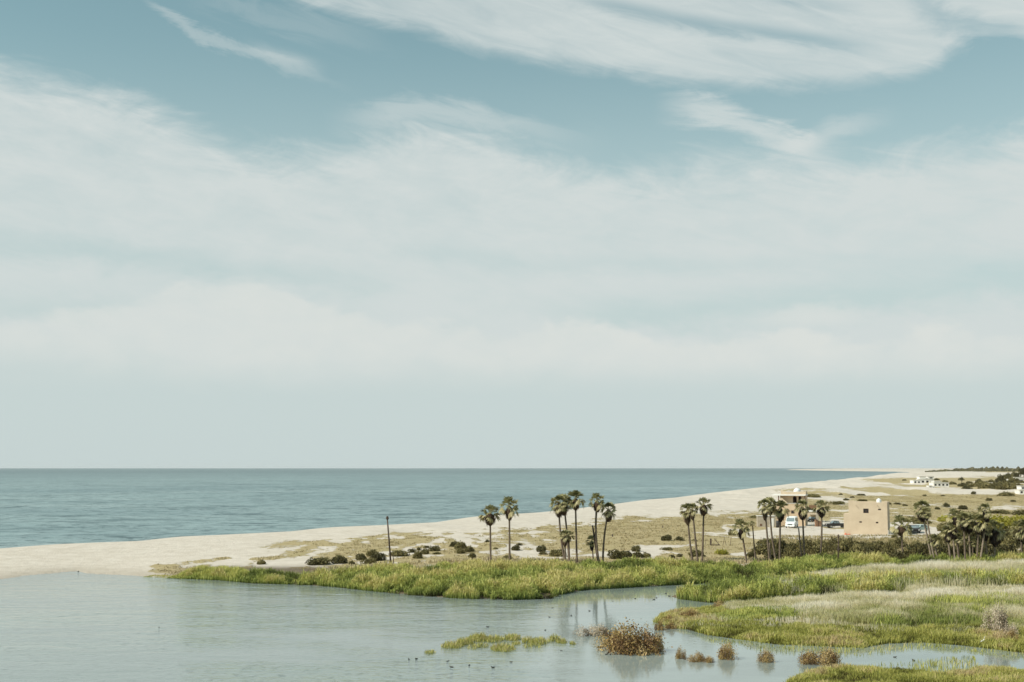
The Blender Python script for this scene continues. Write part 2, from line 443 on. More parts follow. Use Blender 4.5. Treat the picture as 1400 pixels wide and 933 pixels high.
class MB:
    """collects boxes, tubes and faces in one bmesh and links them as one object"""
    def __init__(s): s.b = bmesh.new()
    def box(s, x0, x1, y0, y1, z0, z1, bev=0.0, taper=None):
        vs = []
        for z, k in ((z0, 0), (z1, 1)):
            for x, y in ((x0, y0), (x1, y0), (x1, y1), (x0, y1)):
                if taper and k:
                    cx, cy = (x0 + x1) / 2, (y0 + y1) / 2
                    x = cx + (x - cx) * taper[0]; y = cy + (y - cy) * taper[1]
                vs.append(s.b.verts.new((x, y, z)))
        fs = [(0, 3, 2, 1), (4, 5, 6, 7), (0, 1, 5, 4), (1, 2, 6, 5), (2, 3, 7, 6), (3, 0, 4, 7)]
        f = [s.b.faces.new([vs[i] for i in q]) for q in fs]
        if bev:
            es = list({e for q in f for e in q.edges})
            bmesh.ops.bevel(s.b, geom=es, offset=bev, segments=2, affect='EDGES', profile=0.6)
        return s
    def prism(s, prof, x0, x1, axis='x', bev=0.0):
        """profile in the (y,z) plane swept along x (or (x,z) along y)"""
        def mk(a, p, q): return (a, p, q) if axis == 'x' else (p, a, q)
        A = [s.b.verts.new(mk(x0, p, q)) for p, q in prof]; B = [s.b.verts.new(mk(x1, p, q)) for p, q in prof]
        n = len(prof); f = [s.b.faces.new(A), s.b.faces.new(B[::-1])]
        for i in range(n):
            f.append(s.b.faces.new([A[i], B[i], B[(i + 1) % n], A[(i + 1) % n]]))
        if bev:
            es = list({e for q in f for e in q.edges})
            bmesh.ops.bevel(s.b, geom=es, offset=bev, segments=2, affect='EDGES')
        return s
    def tube(s, pts, rad, n=8, cap=True):
        rings = []
        for i, p in enumerate(pts):
            p = Vector(p)
            d = (Vector(pts[min(i + 1, len(pts) - 1)]) - Vector(pts[max(i - 1, 0)])).normalized()
            a = d.orthogonal().normalized() if abs(d.z) < 0.9 else Vector((1, 0, 0)) - d * d.x
            a.normalize(); b = d.cross(a)
            r = rad[i] if hasattr(rad, '__len__') else rad
            rings.append([s.b.verts.new(p + (a * math.cos(t) + b * math.sin(t)) * r) for t in [2 * math.pi * k / n for k in range(n)]])
        for A, B in zip(rings, rings[1:]):
            for k in range(n):
                s.b.faces.new([A[k], A[(k + 1) % n], B[(k + 1) % n], B[k]])
        if cap:
            s.b.faces.new(rings[0][::-1]); s.b.faces.new(rings[-1])
        return s
    def lathe(s, prof, n=16, c=(0, 0, 0)):
        rings = [[s.b.verts.new((c[0] + r * math.cos(2 * math.pi * k / n), c[1] + r * math.sin(2 * math.pi * k / n), c[2] + z)) for k in range(n)] for r, z in prof]
        for A, B in zip(rings, rings[1:]):
            for k in range(n): s.b.faces.new([A[k], A[(k + 1) % n], B[(k + 1) % n], B[k]])
        s.b.faces.new(rings[0][::-1]); s.b.faces.new(rings[-1])
        return s
    def face(s, pts):
        s.b.faces.new([s.b.verts.new(p) for p in pts]); return s
    def build(s, name, mat, parent=None, smooth=False, tone=None):
        me = bpy.data.meshes.new(name)
        bmesh.ops.recalc_face_normals(s.b, faces=s.b.faces)
        s.b.to_mesh(me); s.b.free()
        me.materials.append(mat)
        if smooth: me.polygons.foreach_set('use_smooth', np.ones(len(me.polygons), bool))
        o = bpy.data.objects.new(name, me)
        return link(o, parent)

# ------------------------------------------------------------------ ground sheet
def lookup(u, v, items, base):
    """blend soft ellipses (u, v, ru, rv, value, strength) over a base field"""
    out = base.copy()
    for (cu, cv, ru, rv, val, st) in items:
        d = np.sqrt(((u - cu) / ru) ** 2 + ((v - cv) / rv) ** 2)
        w = (1 - sstep(d, 0.35, 1.35)) * st
        out = out * (1 - w) + val * w
    return out

us = np.concatenate([np.arange(-1500, -60, 40), np.arange(-60, 1460, 3.5), np.arange(1460, 3600, 40)])
rows = [1.05]
while rows[-1] < 1500:
    s_ = rows[-1]
    rows.append(s_ + max(0.3, s_ * (0.0065 if s_ < 300 else 0.05)))
vs_ = VH + np.array(rows)
UU, VV = np.meshgrid(us, vs_)
a_ = (UU - 700) / FPX; b_ = (466.5 - VV) / FPX
tt = -CAMZ / (SP + b_ * CP)
X = a_ * tt; Y = (CP - b_ * SP) * tt
Z = terrain(X, Y)
near = sstep(np.hypot(X, Y), 50, 25)      # the rise the photograph was taken from
Z = Z + near * 4.0 * (1 - inside(X, Y, LW))
PU, PV = project(X, Y, Z)
CV = [(340, 764, 60, 4, 0.75, 1), (230, 773, 30, 3.5, 0.7, 1), (430, 747, 110, 9, 0.56, 1), (520, 750, 130, 12, 0.60, 1), (600, 740, 100, 13, 0.64, 1), (450, 777, 100, 4, 0.75, 1),
      (620, 766, 120, 6, 0.72, 1), (360, 774, 90, 3, 0.2, .8), (560, 730, 60, 4, 0.25, .7), (690, 735, 60, 10, 0.5, .8), (760, 745, 50, 8, 0.72, 1), (860, 728, 110, 14, 0.92, 1), (940, 720, 110, 14, 0.9, 1), (930, 742, 90, 8, 0.9, 1),
      (760, 763, 55, 3.5, 0.1, 1), (800, 756, 110, 4.5, 0.25, .9), (885, 752, 28, 7, 0.1, 1), (905, 748, 50, 3, 0.15, 1), (1008, 759, 14, 3, 0.05, 1), (1020, 748, 40, 5, 0.85, 1), (985, 742, 30, 4, .9, 1),
      (1010, 715, 50, 10, 0.9, 1), (960, 752, 50, 6, 0.85, 1), (980, 728, 36, 1.6, 0.05, 1), (988, 721, 5, 8, 0.1, 1), (997, 717, 12, 2, 0.1, 1), (1060, 729, 75, 7, 0.02, 1), (1130, 731, 90, 7, 0.05, 1), (1220, 733, 60, 6, 0.05, 1), (1075, 723, 50, 3, 0.3, .8),
      (1115, 716, 60, 8, 0.25, 1), (1035, 722, 20, 2, 0.7, 1), (1130, 733, 15, 1.5, 0.6, .7), (1270, 727, 50, 6, 0.1, 1), (1240, 716, 26, 6, 0.1, 1), (1145, 705, 20, 4, .85, 1), (1150, 698, 30, 1.8, 0.05, 1), (1150, 708, 14, 1, 0.1, 1),
      (1270, 703.5, 40, 1.6, 0.08, 1), (1350, 696, 50, 1.6, 0.08, 1), (1300, 690, 110, 14, 0.80, 1), (1250, 705, 30, 5, 0.85, 1), (1150, 688, 50, 10, 0.70, 1), (1110, 671, 75, 6, 0.56, 1), (1130, 680, 70, 8, 0.64, 1), (1185, 669, 65, 6, 0.46, 1), (1235, 674, 60, 5, 0.38, .8),
      (1182, 660, 26, 4, 0.05, 1), (1236, 656.8, 62, 4.6, 0.97, 1), (1285, 657, 60, 4, 0.95, 1), (1380, 655, 60, 3, 0.95, 1), (1330, 671, 75, 3.2, 0.05, 1), (1370, 674, 45, 3, 0.05, 1), (1270, 668, 60, 2, 0.1, 1), (1390, 670, 30, 2.5, .05, 1), (1300, 681, 90, 6, 0.85, 1),
      (1390, 690, 40, 5, 0.7, 1), (1390, 762, 40, 3, 0.25, 1), (1320, 752, 60, 12, 0.6, 1), (1350, 740, 80, 18, 0.75, 1), (1085, 760, 30, 4, 0.3, 1), (1180, 760, 40, 4, 0.5, 1), (1050, 750, 30, 6, 0.35, 1)]
def cover_at(pu, pv, x, y):
    w1 = fbm(x / 9.0, y / 22.0, 4); w2 = fbm(x / 7.0 + 50, y / 18.0 + 9, 4); w3 = fbm(x / 30.0 + 3, y / 60.0, 3)
    pu = pu + w1 * 26; pv = pv + w2 * 9 * np.clip((pv - VH) / 110, 0.15, 1)
    line = np.interp(pu, [-300, 180, 230, 260, 330, 400, 480, 600, 700, 760, 850, 900, 960, 1030, 1080, 1130, 1180, 1230, 1400],
                     [800, 790, 768, 762, 758, 748, 736, 724, 716, 715, 702, 703, 697, 692, 680, 668, 660, 652, 650])
    c = sstep(pv - line, -4, 14) * 0.50
    c = np.where(pu > 740, c + 0.30 * sstep(pu, 740, 860) * sstep(pv - line, 2, 18), c)
    c = lookup(pu, pv, CV, c)
    d = np.hypot(x, y)
    k = np.clip(d / 240.0, 0.8, 6.0)
    near = fbm(x / 2.3, y / 6.0, 4); mid = fbm(x / 9.0 + 31, y / 26.0, 4); farn = fbm(x / 22.0 + 71, y / 90.0, 4)
    wf = sstep(d, 300, 600)
    pat = (near * 1.25 + mid * 0.75) * (1 - wf) + (mid * 0.7 + farn * 1.5) * wf
    amp = np.clip(1.35 - np.abs(c - 0.5) * 1.9, 0.5, 1.0) * sstep(pv - line, -6, 4)
    return np.clip(c + w3 * 0.35 * sstep(pv - line, 0, 10) + pat * 1.3 * amp, 0, 1)
cover = cover_at(PU, PV, X, Y)
far = PV < 650.5
cover = np.where(far & (Y > 3000), np.where(PU > 1348, 0.8, np.where(Z > 2.9, 0.3, 0.0)), cover)
dLg = seg_dist(X, Y, LW); inLg = inside(X, Y, LW)
cover = np.where((dLg < 3) & (PU < 235), 0.0, cover)
mud = np.where(inLg, 0.9, 0.0)
marsh = sstep(PU, 225, 300) * sstep(PV, 771, 779) * (~inLg)
mud = np.maximum(mud, marsh * 0.92)
for pts in ([(1040, 806), (1100, 797), (1160, 791), (1260, 789), (1400, 790), (1560, 791), (1560, 815), (1400, 811), (1250, 811), (1060, 812)], [(960, 838), (1000, 828), (1260, 818), (1560, 824), (1560, 878), (1400, 872), (1180, 866), (1000, 856)]):
    Pq = polyw(pts); ins_ = inside(X, Y, Pq); dq = seg_dist(X, Y, Pq)
    mud = np.where(ins_, mud * (1 - 0.85 * sstep(dq, 0, 2.5)), mud)
mud = np.where(PU < 235, sstep(-PU, -235, -200) * 0 + np.where(inLg, 0.55 * sstep(dLg, 1, 25), 0), mud)
nr, nc = X.shape
idx = np.arange(nr * nc).reshape(nr, nc)
quads = np.stack([idx[:-1, :-1], idx[1:, :-1], idx[1:, 1:], idx[:-1, 1:]], -1).reshape(-1, 4)
me = np_mesh('ground', np.stack([X, Y, Z], -1).reshape(-1, 3), quads.ravel(), np.full(len(quads), 4), [mat_ground()], {'cover': cover.ravel(), 'mud': mud.ravel()}, smooth=True)
tag(link(bpy.data.objects.new('ground', me)), kind='structure')

# ------------------------------------------------------------------ water: open sea and lagoon (one sheet each at level zero, joined under the sand bar)
def sheet(name, A, B, mat):
    """a strip of level quads between two lines"""
    n = len(A)
    V_ = [(x, y, 0.0) for x, y in A] + [(x, y, 0.0) for x, y in B]
    L_ = [[k, k + 1, n + k + 1, n + k] for k in range(n - 1)]
    if (Vector(V_[1]) - Vector(V_[0])).cross(Vector(V_[n]) - Vector(V_[0])).z < 0: L_ = [q[::-1] for q in L_]
    me = np_mesh(name, V_, np.ravel(L_), [4] * len(L_), [mat])
    return tag(link(bpy.data.objects.new(name, me)), kind='structure')
def mat_sea():
    m, q, b, col, px, py = mat_water('sea_water', (0.175, 0.255, 0.262), (0.225, 0.308, 0.312), 0.30, 0.9, 0.34, (0.0035, 0.0075), 0.16)
    # wave backs, cat's paws and slicks at three sizes, their light and shade painted into the colour
    c0 = q.noise(q.vec(q.mul(px, 0.16), q.mul(py, 0.16), 0.0), 1.0, 5, 0.75, 0.4)
    c1 = q.noise(q.vec(q.mul(px, 0.040), q.mul(py, 0.045), 0.0), 1.0, 8, 0.78, 0.6)
    c4 = q.noise(q.vec(q.mul(px, 0.014), q.mul(py, 0.014), 3.0), 1.0, 8, 0.80, 0.6)
    c2 = q.noise(q.vec(q.mul(px, 0.0016), q.mul(py, 0.0030), 0.0), 1.0, 6, 0.68, 1.0)
    c3 = q.noise(q.vec(q.mul(px, 0.0026), q.mul(py, 0.0080), 0.0), 1.0, 7, 0.72, 0.8)
    far_ = q.step(py, 500, 1600)
    colb = q.mix(q.step(c2, 0.40, 0.66, 0.0, 0.6), col, (0.27, 0.365, 0.36))
    colb = q.mix(q.step(c3, 0.53, 0.64, 0.0, 0.6), colb, (0.34, 0.42, 0.41))
    colb = q.mix(q.step(c3, 0.47, 0.36, 0.0, 0.35), colb, (0.085, 0.15, 0.155))
    colb = q.mix(q.step(c1, 0.45, 0.35, 0.0, 0.55), colb, (0.32, 0.42, 0.41))
    colb = q.mix(q.step(c4, 0.54, 0.62, 0.0, 0.75), colb, (0.045, 0.095, 0.10))
    colb = q.mix(q.step(c1, 0.54, 0.61, 0.0, 0.85), colb, (0.035, 0.08, 0.085))
    colb = q.mix(q.step(c0, 0.50, 0.60, 0.0, 0.75), colb, (0.045, 0.088, 0.095))
    colb = q.mix(q.step(py, 900, 5000, 0.0, 0.6), colb, (0.065, 0.112, 0.122))
    # thin wash of foam where the swell reaches the sand
    q.t.links.new(colb, b.inputs['Base Color'])
    return m
LAG = []
def mat_lagoon():
    m, q, b, col, px, py = mat_water('lagoon_water', (0.205, 0.243, 0.222), (0.280, 0.325, 0.300), 1.3, 0.11, 0.05, (0.03, 0.07))
    LAG.append((m, q, b, px, py))
    return m
# the sheets meet along a line under the sand bar and the land
sp_px = [(-2600, 1000), (-1500, 900), (-300, 790), (0, 768), (300, 764), (600, 745), (900, 735), (1100, 720), (1500, 700), (3600, 690)]
split = [place(u, v) for u, v in sp_px]
sheet('sea', split, [place(u, 640.45) for u, v in sp_px], mat_sea())
sheet('lagoon', split, [place(u, 2200) for u, v in sp_px], mat_lagoon())

# ------------------------------------------------------------------ marsh plants: reeds, dry grass and sedge that nobody could count
rng = np.random.RandomState(11)
def to_world_poly(pts, z=0.1):
    return np.array([place(u, v, z) for u, v in pts])
def sample_poly(pts, dens, pad=0.0):
    P = to_world_poly(pts)
    x0, y0 = P.min(0); x1, y1 = P.max(0)
    n = int((x1 - x0) * (y1 - y0) * dens)
    x = rng.uniform(x0, x1, n); y = rng.uniform(y0, y1, n)
    k = inside(x, y, P)
    return x[k], y[k]
BASET = 0.0
def blades(x, y, z, h, w, lean, tone, fork=1, rr=None, basetone=None):
    """one bent narrow leaf per point: a quad with a triangular tip"""
    n = len(x)
    r = rr or rng
    a = r.uniform(0, 2 * math.pi, n); la = r.uniform(0, 2 * math.pi, n)
    ln = np.abs(r.normal(0, 1, n)) * lean * h
    # leaves face the light and the viewer in every direction
    wx, wy = np.cos(a) * w * 0.5, np.sin(a) * w * 0.5
    lx, ly = np.cos(la) * ln, np.sin(la) * ln
    v = np.zeros((n, 5, 3), np.float32)
    v[:, 0] = np.stack([x - wx * 0.7, y - wy * 0.7, z - 0.05], -1)
    v[:, 1] = np.stack([x + wx * 0.7, y + wy * 0.7, z - 0.05], -1)
    v[:, 2] = np.stack([x + wx + lx * 0.35, y + wy + ly * 0.35, z + h * 0.6], -1)
    v[:, 3] = np.stack([x - wx + lx * 0.35, y - wy + ly * 0.35, z + h * 0.6], -1)
    v[:, 4] = np.stack([x + lx, y + ly, z + h * np.sqrt(np.clip(1 - (ln / np.maximum(h, .01)) ** 2 * 0.6, 0.2, 1))], -1)
    b = (np.arange(n) * 5)[:, None]
    loops = (b + np.array([0, 1, 2, 3, 3, 2, 4])).ravel()
    sizes = np.tile([4, 3], n)
    T = np.repeat(tone, 5).reshape(n, 5)
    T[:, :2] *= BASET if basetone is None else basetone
    return v.reshape(-1, 3), loops, sizes, T.ravel()
def stuff(name, label, sets, mat):
    V_, L_, S_, T_ = [], [], [], []
    off = 0
    for v, l, s, t in sets:
        V_.append(v); L_.append(l + off); S_.append(s); T_.append(t); off += len(v)
    me = np_mesh(name, np.concatenate(V_), np.concatenate(L_), np.concatenate(S_), [mat], {'tone': np.concatenate(T_)})
    o = link(bpy.data.objects.new(name, me))
    return tag(o, label, None, None, 'stuff')
def stand_leafy(*a, **k):
    """stems plus arching side leaves higher up"""
    global LIFT
    s1 = stand(*a, **k)
    LIFT = True
    s2 = stand(*a, **k)
    LIFT = False
    off = len(s1[0])
    return (np.concatenate([s1[0], s2[0]]), np.concatenate([s1[1], s2[1] + off]), np.concatenate([s1[2], s2[2]]), np.concatenate([s1[3], s2[3]]))
LIFT = False
def stand(pts, dens, h0, h1, w, lean, tones, wl=4.0, gap=0.0, minland=None, sink=0.0, shore_only=None, thin=None):
    x, y = sample_poly(pts, dens)
    f = fbm(x / wl, y / wl, 3); f2 = fbm(x / (wl * 3.1) + 40, y / (wl * 3.1), 3); f3 = fbm(x / 0.9 + 9, y / 0.9, 2)
    keep = (f > -0.5 + gap + rng.uniform(-0.06, 0.06, len(x)))
    if thin is not None:
        d = seg_dist(x, y, to_world_poly(pts)); keep &= rng.uniform(0, 1, len(x)) < np.clip(d / thin + 0.05, 0, 1)
    x, y, f, f2, f3 = x[keep], y[keep], f[keep], f2[keep], f3[keep]
    tip = np.clip((x + 51.0) / 5.0, 0.35, 1.0)
    z = np.maximum(terrain(x, y), -0.1)
    hh = (h0 + (h1 - h0) * np.clip(0.5 + f * 1.7 + f2 * 0.8 + f3 * 0.9, 0, 1)) * rng.uniform(0.72, 1.08, len(x))
    edge = seg_dist(x, y, to_world_poly(pts))
    hh = hh * np.where(y > 150, tip, 1.0)
    hh *= 0.75 + 0.25 * np.clip(edge / 1.2, 0, 1)
    t0, t1 = tones
    tone = np.clip(t0 + (t1 - t0) * (0.5 + f2 * 2.2 + f * 1.4) + rng.normal(0, 0.10, len(x)), 0.0, TMAX)
    if LIFT:
        lift = hh * rng.uniform(0.45, 0.85, len(x))
        return blades(x, y, z + lift, hh * rng.uniform(0.22, 0.5, len(x)), w * rng.uniform(0.8, 1.5, len(x)), 1.1, np.clip(tone + 0.12, 0, 1), basetone=1.0)
    return blades(x, y, z, hh, w * rng.uniform(0.7, 1.4, len(x)), lean, tone)

REEDM = mat_leaf('reed_leaf', [(0.0, (0.045, 0.033, 0.014)), (0.12, (0.085, 0.090, 0.022)), (0.3, (0.19, 0.23, 0.050)), (0.6, (0.37, 0.40, 0.10)), (0.85, (0.53, 0.51, 0.15)), (1.0, (0.58, 0.48, 0.21))], 0.22)
DRYM = mat_leaf('dry_grass_leaf', [(0.0, (0.34, 0.36, 0.11)), (0.35, (0.54, 0.50, 0.26)), (0.7, (0.74, 0.67, 0.47)), (1.0, (0.82, 0.76, 0.62))], 0.45)
SEDGEM = mat_leaf('sedge_leaf', [(0.0, (0.10, 0.085, 0.025)), (0.35, (0.31, 0.31, 0.065)), (0.7, (0.52, 0.49, 0.15)), (1.0, (0.56, 0.44, 0.24))], 0.35)

bankA = [(226, 790), (262, 790.5), (300, 793), (345, 797), (400, 799), (450, 801.5), (500, 807), (560, 813), (620, 817.5), (700, 819.8), (752, 818), (774, 811), (800, 806), (850, 803.5), (900, 800.5), (960, 797.5), (1034, 797),
         (1060, 793), (1060, 786), (960, 782), (860, 783), (760, 787), (680, 787), (600, 789), (520, 791), (440, 794), (400, 794), (350, 791), (300, 790), (262, 788)]
bankA_tail = [(560, 812), (700, 818), (752, 817), (772, 809), (700, 800), (600, 800)]
bankR = [(1034, 797), (1080, 796), (1120, 790), (1160, 785), (1250, 785), (1400, 786), (1560, 788), (1560, 783), (1300, 781), (1230, 781), (1150, 777), (1060, 782)]
mid = [(924, 818), (960, 822.5), (1000, 826), (1060, 824), (1130, 824.5), (1180, 826), (1215, 824), (1260, 817), (1330, 817), (1400, 819), (1560, 823), (1560, 814), (1400, 811), (1250, 810), (1120, 810), (1060, 806), (1030, 806), (1000, 811), (960, 814)]
dry1 = [(1056, 800), (1100, 797), (1160, 792), (1260, 790), (1400, 791), (1560, 792), (1560, 815), (1400, 811), (1250, 810), (1120, 811), (1060, 808)]
dry2 = [(985, 834), (1000, 828), (1060, 826), (1130, 826), (1215, 825), (1260, 819), (1400, 821), (1560, 826), (1560, 875), (1400, 868), (1330, 862), (1250, 862), (1180, 860), (1120, 862), (1080, 852), (1000, 846)]
green2 = [(962, 850), (1000, 845), (1060, 842), (1115, 842), (1125, 852), (1060, 856), (1000, 858)]
green3 = [(1190, 852), (1260, 846), (1330, 846), (1370, 850), (1340, 862), (1260, 866), (1190, 866)]
green4 = [(1240, 835), (1330, 832), (1420, 838), (1500, 846), (1420, 848), (1300, 845)]
sedge = [(930, 857), (965, 867), (1000, 872), (1060, 880), (1130, 883), (1180, 885), (1210, 879), (1260, 877.5), (1310, 881), (1400, 892), (1520, 907), (1580, 890), (1400, 868), (1330, 864), (1250, 866), (1180, 864), (1120, 866), (1060, 860), (1000, 858), (960, 852)]
brownp = [(893, 850), (930, 859.5), (985, 860), (1010, 846), (1000, 833), (985, 831), (940, 833.5), (903, 839.5)]
fore = [(1072, 936), (1104, 921.5), (1148, 915.5), (1240, 919.5), (1290, 926), (1340, 917.5), (1400, 919), (1500, 951), (1650, 991), (1600, 1100), (1000, 1100), (1050, 970)]

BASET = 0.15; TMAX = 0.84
green_sets = [
    stand_leafy(bankA, 95, 0.5, 1.85, 0.062, 0.30, (0.14, 0.92), 1.9, gap=0.36),
    stand([(228, 790), (300, 793), (345, 797), (340, 789), (300, 786), (250, 786)], 90, 0.7, 1.6, 0.09, 0.25, (0.55, 0.95), 2.0, gap=0.2),
    stand([(640, 800), (700, 799), (745, 802), (700, 806), (650, 806)], 40, 0.5, 0.9, 0.08, 0.3, (0.9, 1.0), 2.0),
    stand_leafy(bankR, 90, 0.5, 1.8, 0.062, 0.30, (0.20, 0.90), 2.2, gap=0.32),
    stand_leafy(mid, 100, 0.8, 2.2, 0.062, 0.28, (0.08, 0.88), 1.7, gap=0.38),
    stand(green2, 90, 0.5, 1.1, 0.07, 0.3, (0.2, 0.7), 1.8, gap=0.1),
    stand(green3, 42, 0.6, 1.35, 0.06, 0.3, (0.2, 0.8), 2.0, gap=0.2, thin=2.5),
    stand(green4, 30, 0.8, 1.4, 0.06, 0.3, (0.35, 0.8), 2.0, gap=0.2, thin=2.5),
]
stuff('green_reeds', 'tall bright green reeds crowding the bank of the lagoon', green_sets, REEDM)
BASET = 0.9; TMAX = 1.0
dry_sets = [
    stand(dry1, 85, 0.9, 1.8, 0.05, 0.30, (0.25, 0.95), 4.0),
    stand(dry2, 95, 0.6, 1.35, 0.048, 0.30, (0.22, 1.0), 3.2, thin=1.0),
    stand([(925, 818), (965, 822), (1010, 824), (1000, 814), (950, 814)], 90, 0.7, 1.5, 0.05, 0.35, (0.3, 0.7), 2.0),
    stand([(1030, 806), (1060, 808), (1150, 811), (1400, 813), (1400, 818), (1215, 824), (1060, 824)], 14, 1.4, 2.4, 0.05, 0.25, (0.3, 0.9), 3.0),
    stand([(1290, 780), (1400, 781), (1560, 784), (1560, 790), (1400, 790), (1250, 789)], 30, 0.8, 1.5, 0.05, 0.3, (0.2, 0.8), 3.0),
    stand([(900, 851), (960, 862), (1400, 880), (1400, 868), (1180, 862), (1000, 850)], 18, 0.5, 1.0, 0.05, 0.35, (0.3, 0.8), 3.0),
]
stuff('dry_grass', 'pale buff dead grass standing between the green reed belts', dry_sets, DRYM)
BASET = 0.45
sedge_sets = [
    stand(sedge, 110, 0.35, 0.95, 0.07, 0.42, (0.15, 0.85), 1.6, gap=0.12),
    stand(brownp, 80, 0.25, 0.75, 0.06, 0.45, (0.5, 1.0), 1.5, gap=0.22),
    stand(fore, 130, 0.3, 0.8, 0.055, 0.45, (0.10, 0.85), 1.4, gap=0.10),
    stand([(965, 868), (1060, 880), (1180, 885), (1260, 878), (1400, 893), (1400, 900), (1260, 886), (1180, 896), (1060, 893), (975, 880)], 9, 0.2, 0.6, 0.05, 0.4, (0.3, 0.8), 1.2, gap=0.30),
    stand([(1240, 905), (1330, 895), (1350, 925), (1290, 930), (1240, 924)], 12, 0.3, 0.7, 0.045, 0.3, (0.3, 0.8), 1.5, gap=0.35),
    stand([(1080, 915), (1240, 905), (1240, 924), (1110, 925)], 6, 0.3, 0.6, 0.045, 0.3, (0.3, 0.8), 1.5, gap=0.4),
    stand([(188, 787.8), (232, 790), (262, 790.6), (262, 788), (215, 786.5)], 60, 0.2, 0.6, 0.07, 0.35, (0.5, 1.0), 1.5, gap=0.15),
]
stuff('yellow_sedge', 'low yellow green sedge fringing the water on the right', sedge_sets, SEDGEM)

# dry tufts and creeping plants of the sand flats
TUFTM = mat_leaf('dune_tuft', [(0.0, (0.20, 0.165, 0.075)), (0.5, (0.38, 0.31, 0.16)), (1.0, (0.52, 0.43, 0.26))], 0.2)
BASET = 1.0
sets = []
tp = [(150, 790), (200, 772), (330, 756), (420, 745), (520, 730), (640, 718), (760, 710), (850, 700), (930, 696), (1040, 690), (1400, 684), (1560, 690), (1560, 779), (1060, 779), (780, 781), (600, 779), (450, 788), (300, 788)]
xx, yy = sample_poly(tp, 5.0)
zz = terrain(xx, yy)
pu_, pv_ = project(xx, yy, zz)
cc = cover_at(pu_, pv_, xx, yy)
nz = fbm(xx / 2.2, yy / 2.2, 3) + 0.5
kk = rng.uniform(0, 1, len(xx)) < sstep(cc, 0.40, 0.95) * sstep(nz, 0.35, 0.75) * 0.8
xx, yy, zz, nz = xx[kk], yy[kk], zz[kk], nz[kk]
for _ in range(3):
    jx, jy = rng.normal(0, 0.12, len(xx)), rng.normal(0, 0.12, len(xx))
    sets.append(blades(xx + jx, yy + jy, zz, (0.08 + 0.26 * nz) * rng.uniform(0.6, 1.2, len(xx)), 0.11 * rng.uniform(0.6, 1.3, len(xx)), 0.9, np.clip(0.55 + rng.normal(0, 0.22, len(xx)) + (nz - 0.5), 0, 1)))
for pts, dens, h0, h1, tn, gap in [
        ([(1040, 748), (1400, 744), (1560, 744), (1560, 778), (1040, 778)], 6.0, 0.2, 0.6, (0.1, 0.7), 0.42),
        ([(440, 784), (620, 776), (960, 773), (1060, 773), (1060, 780), (780, 782), (600, 780), (450, 788)], 24, 0.3, 0.7, (0.35, 0.95), 0.34)]:
    sets.append(stand(pts, dens, h0, h1, 0.10, 0.6, tn, 5.0, gap=gap, thin=4.0))
stuff('dune_grass', 'sparse straw coloured tufts creeping over the sand', sets, TUFTM)

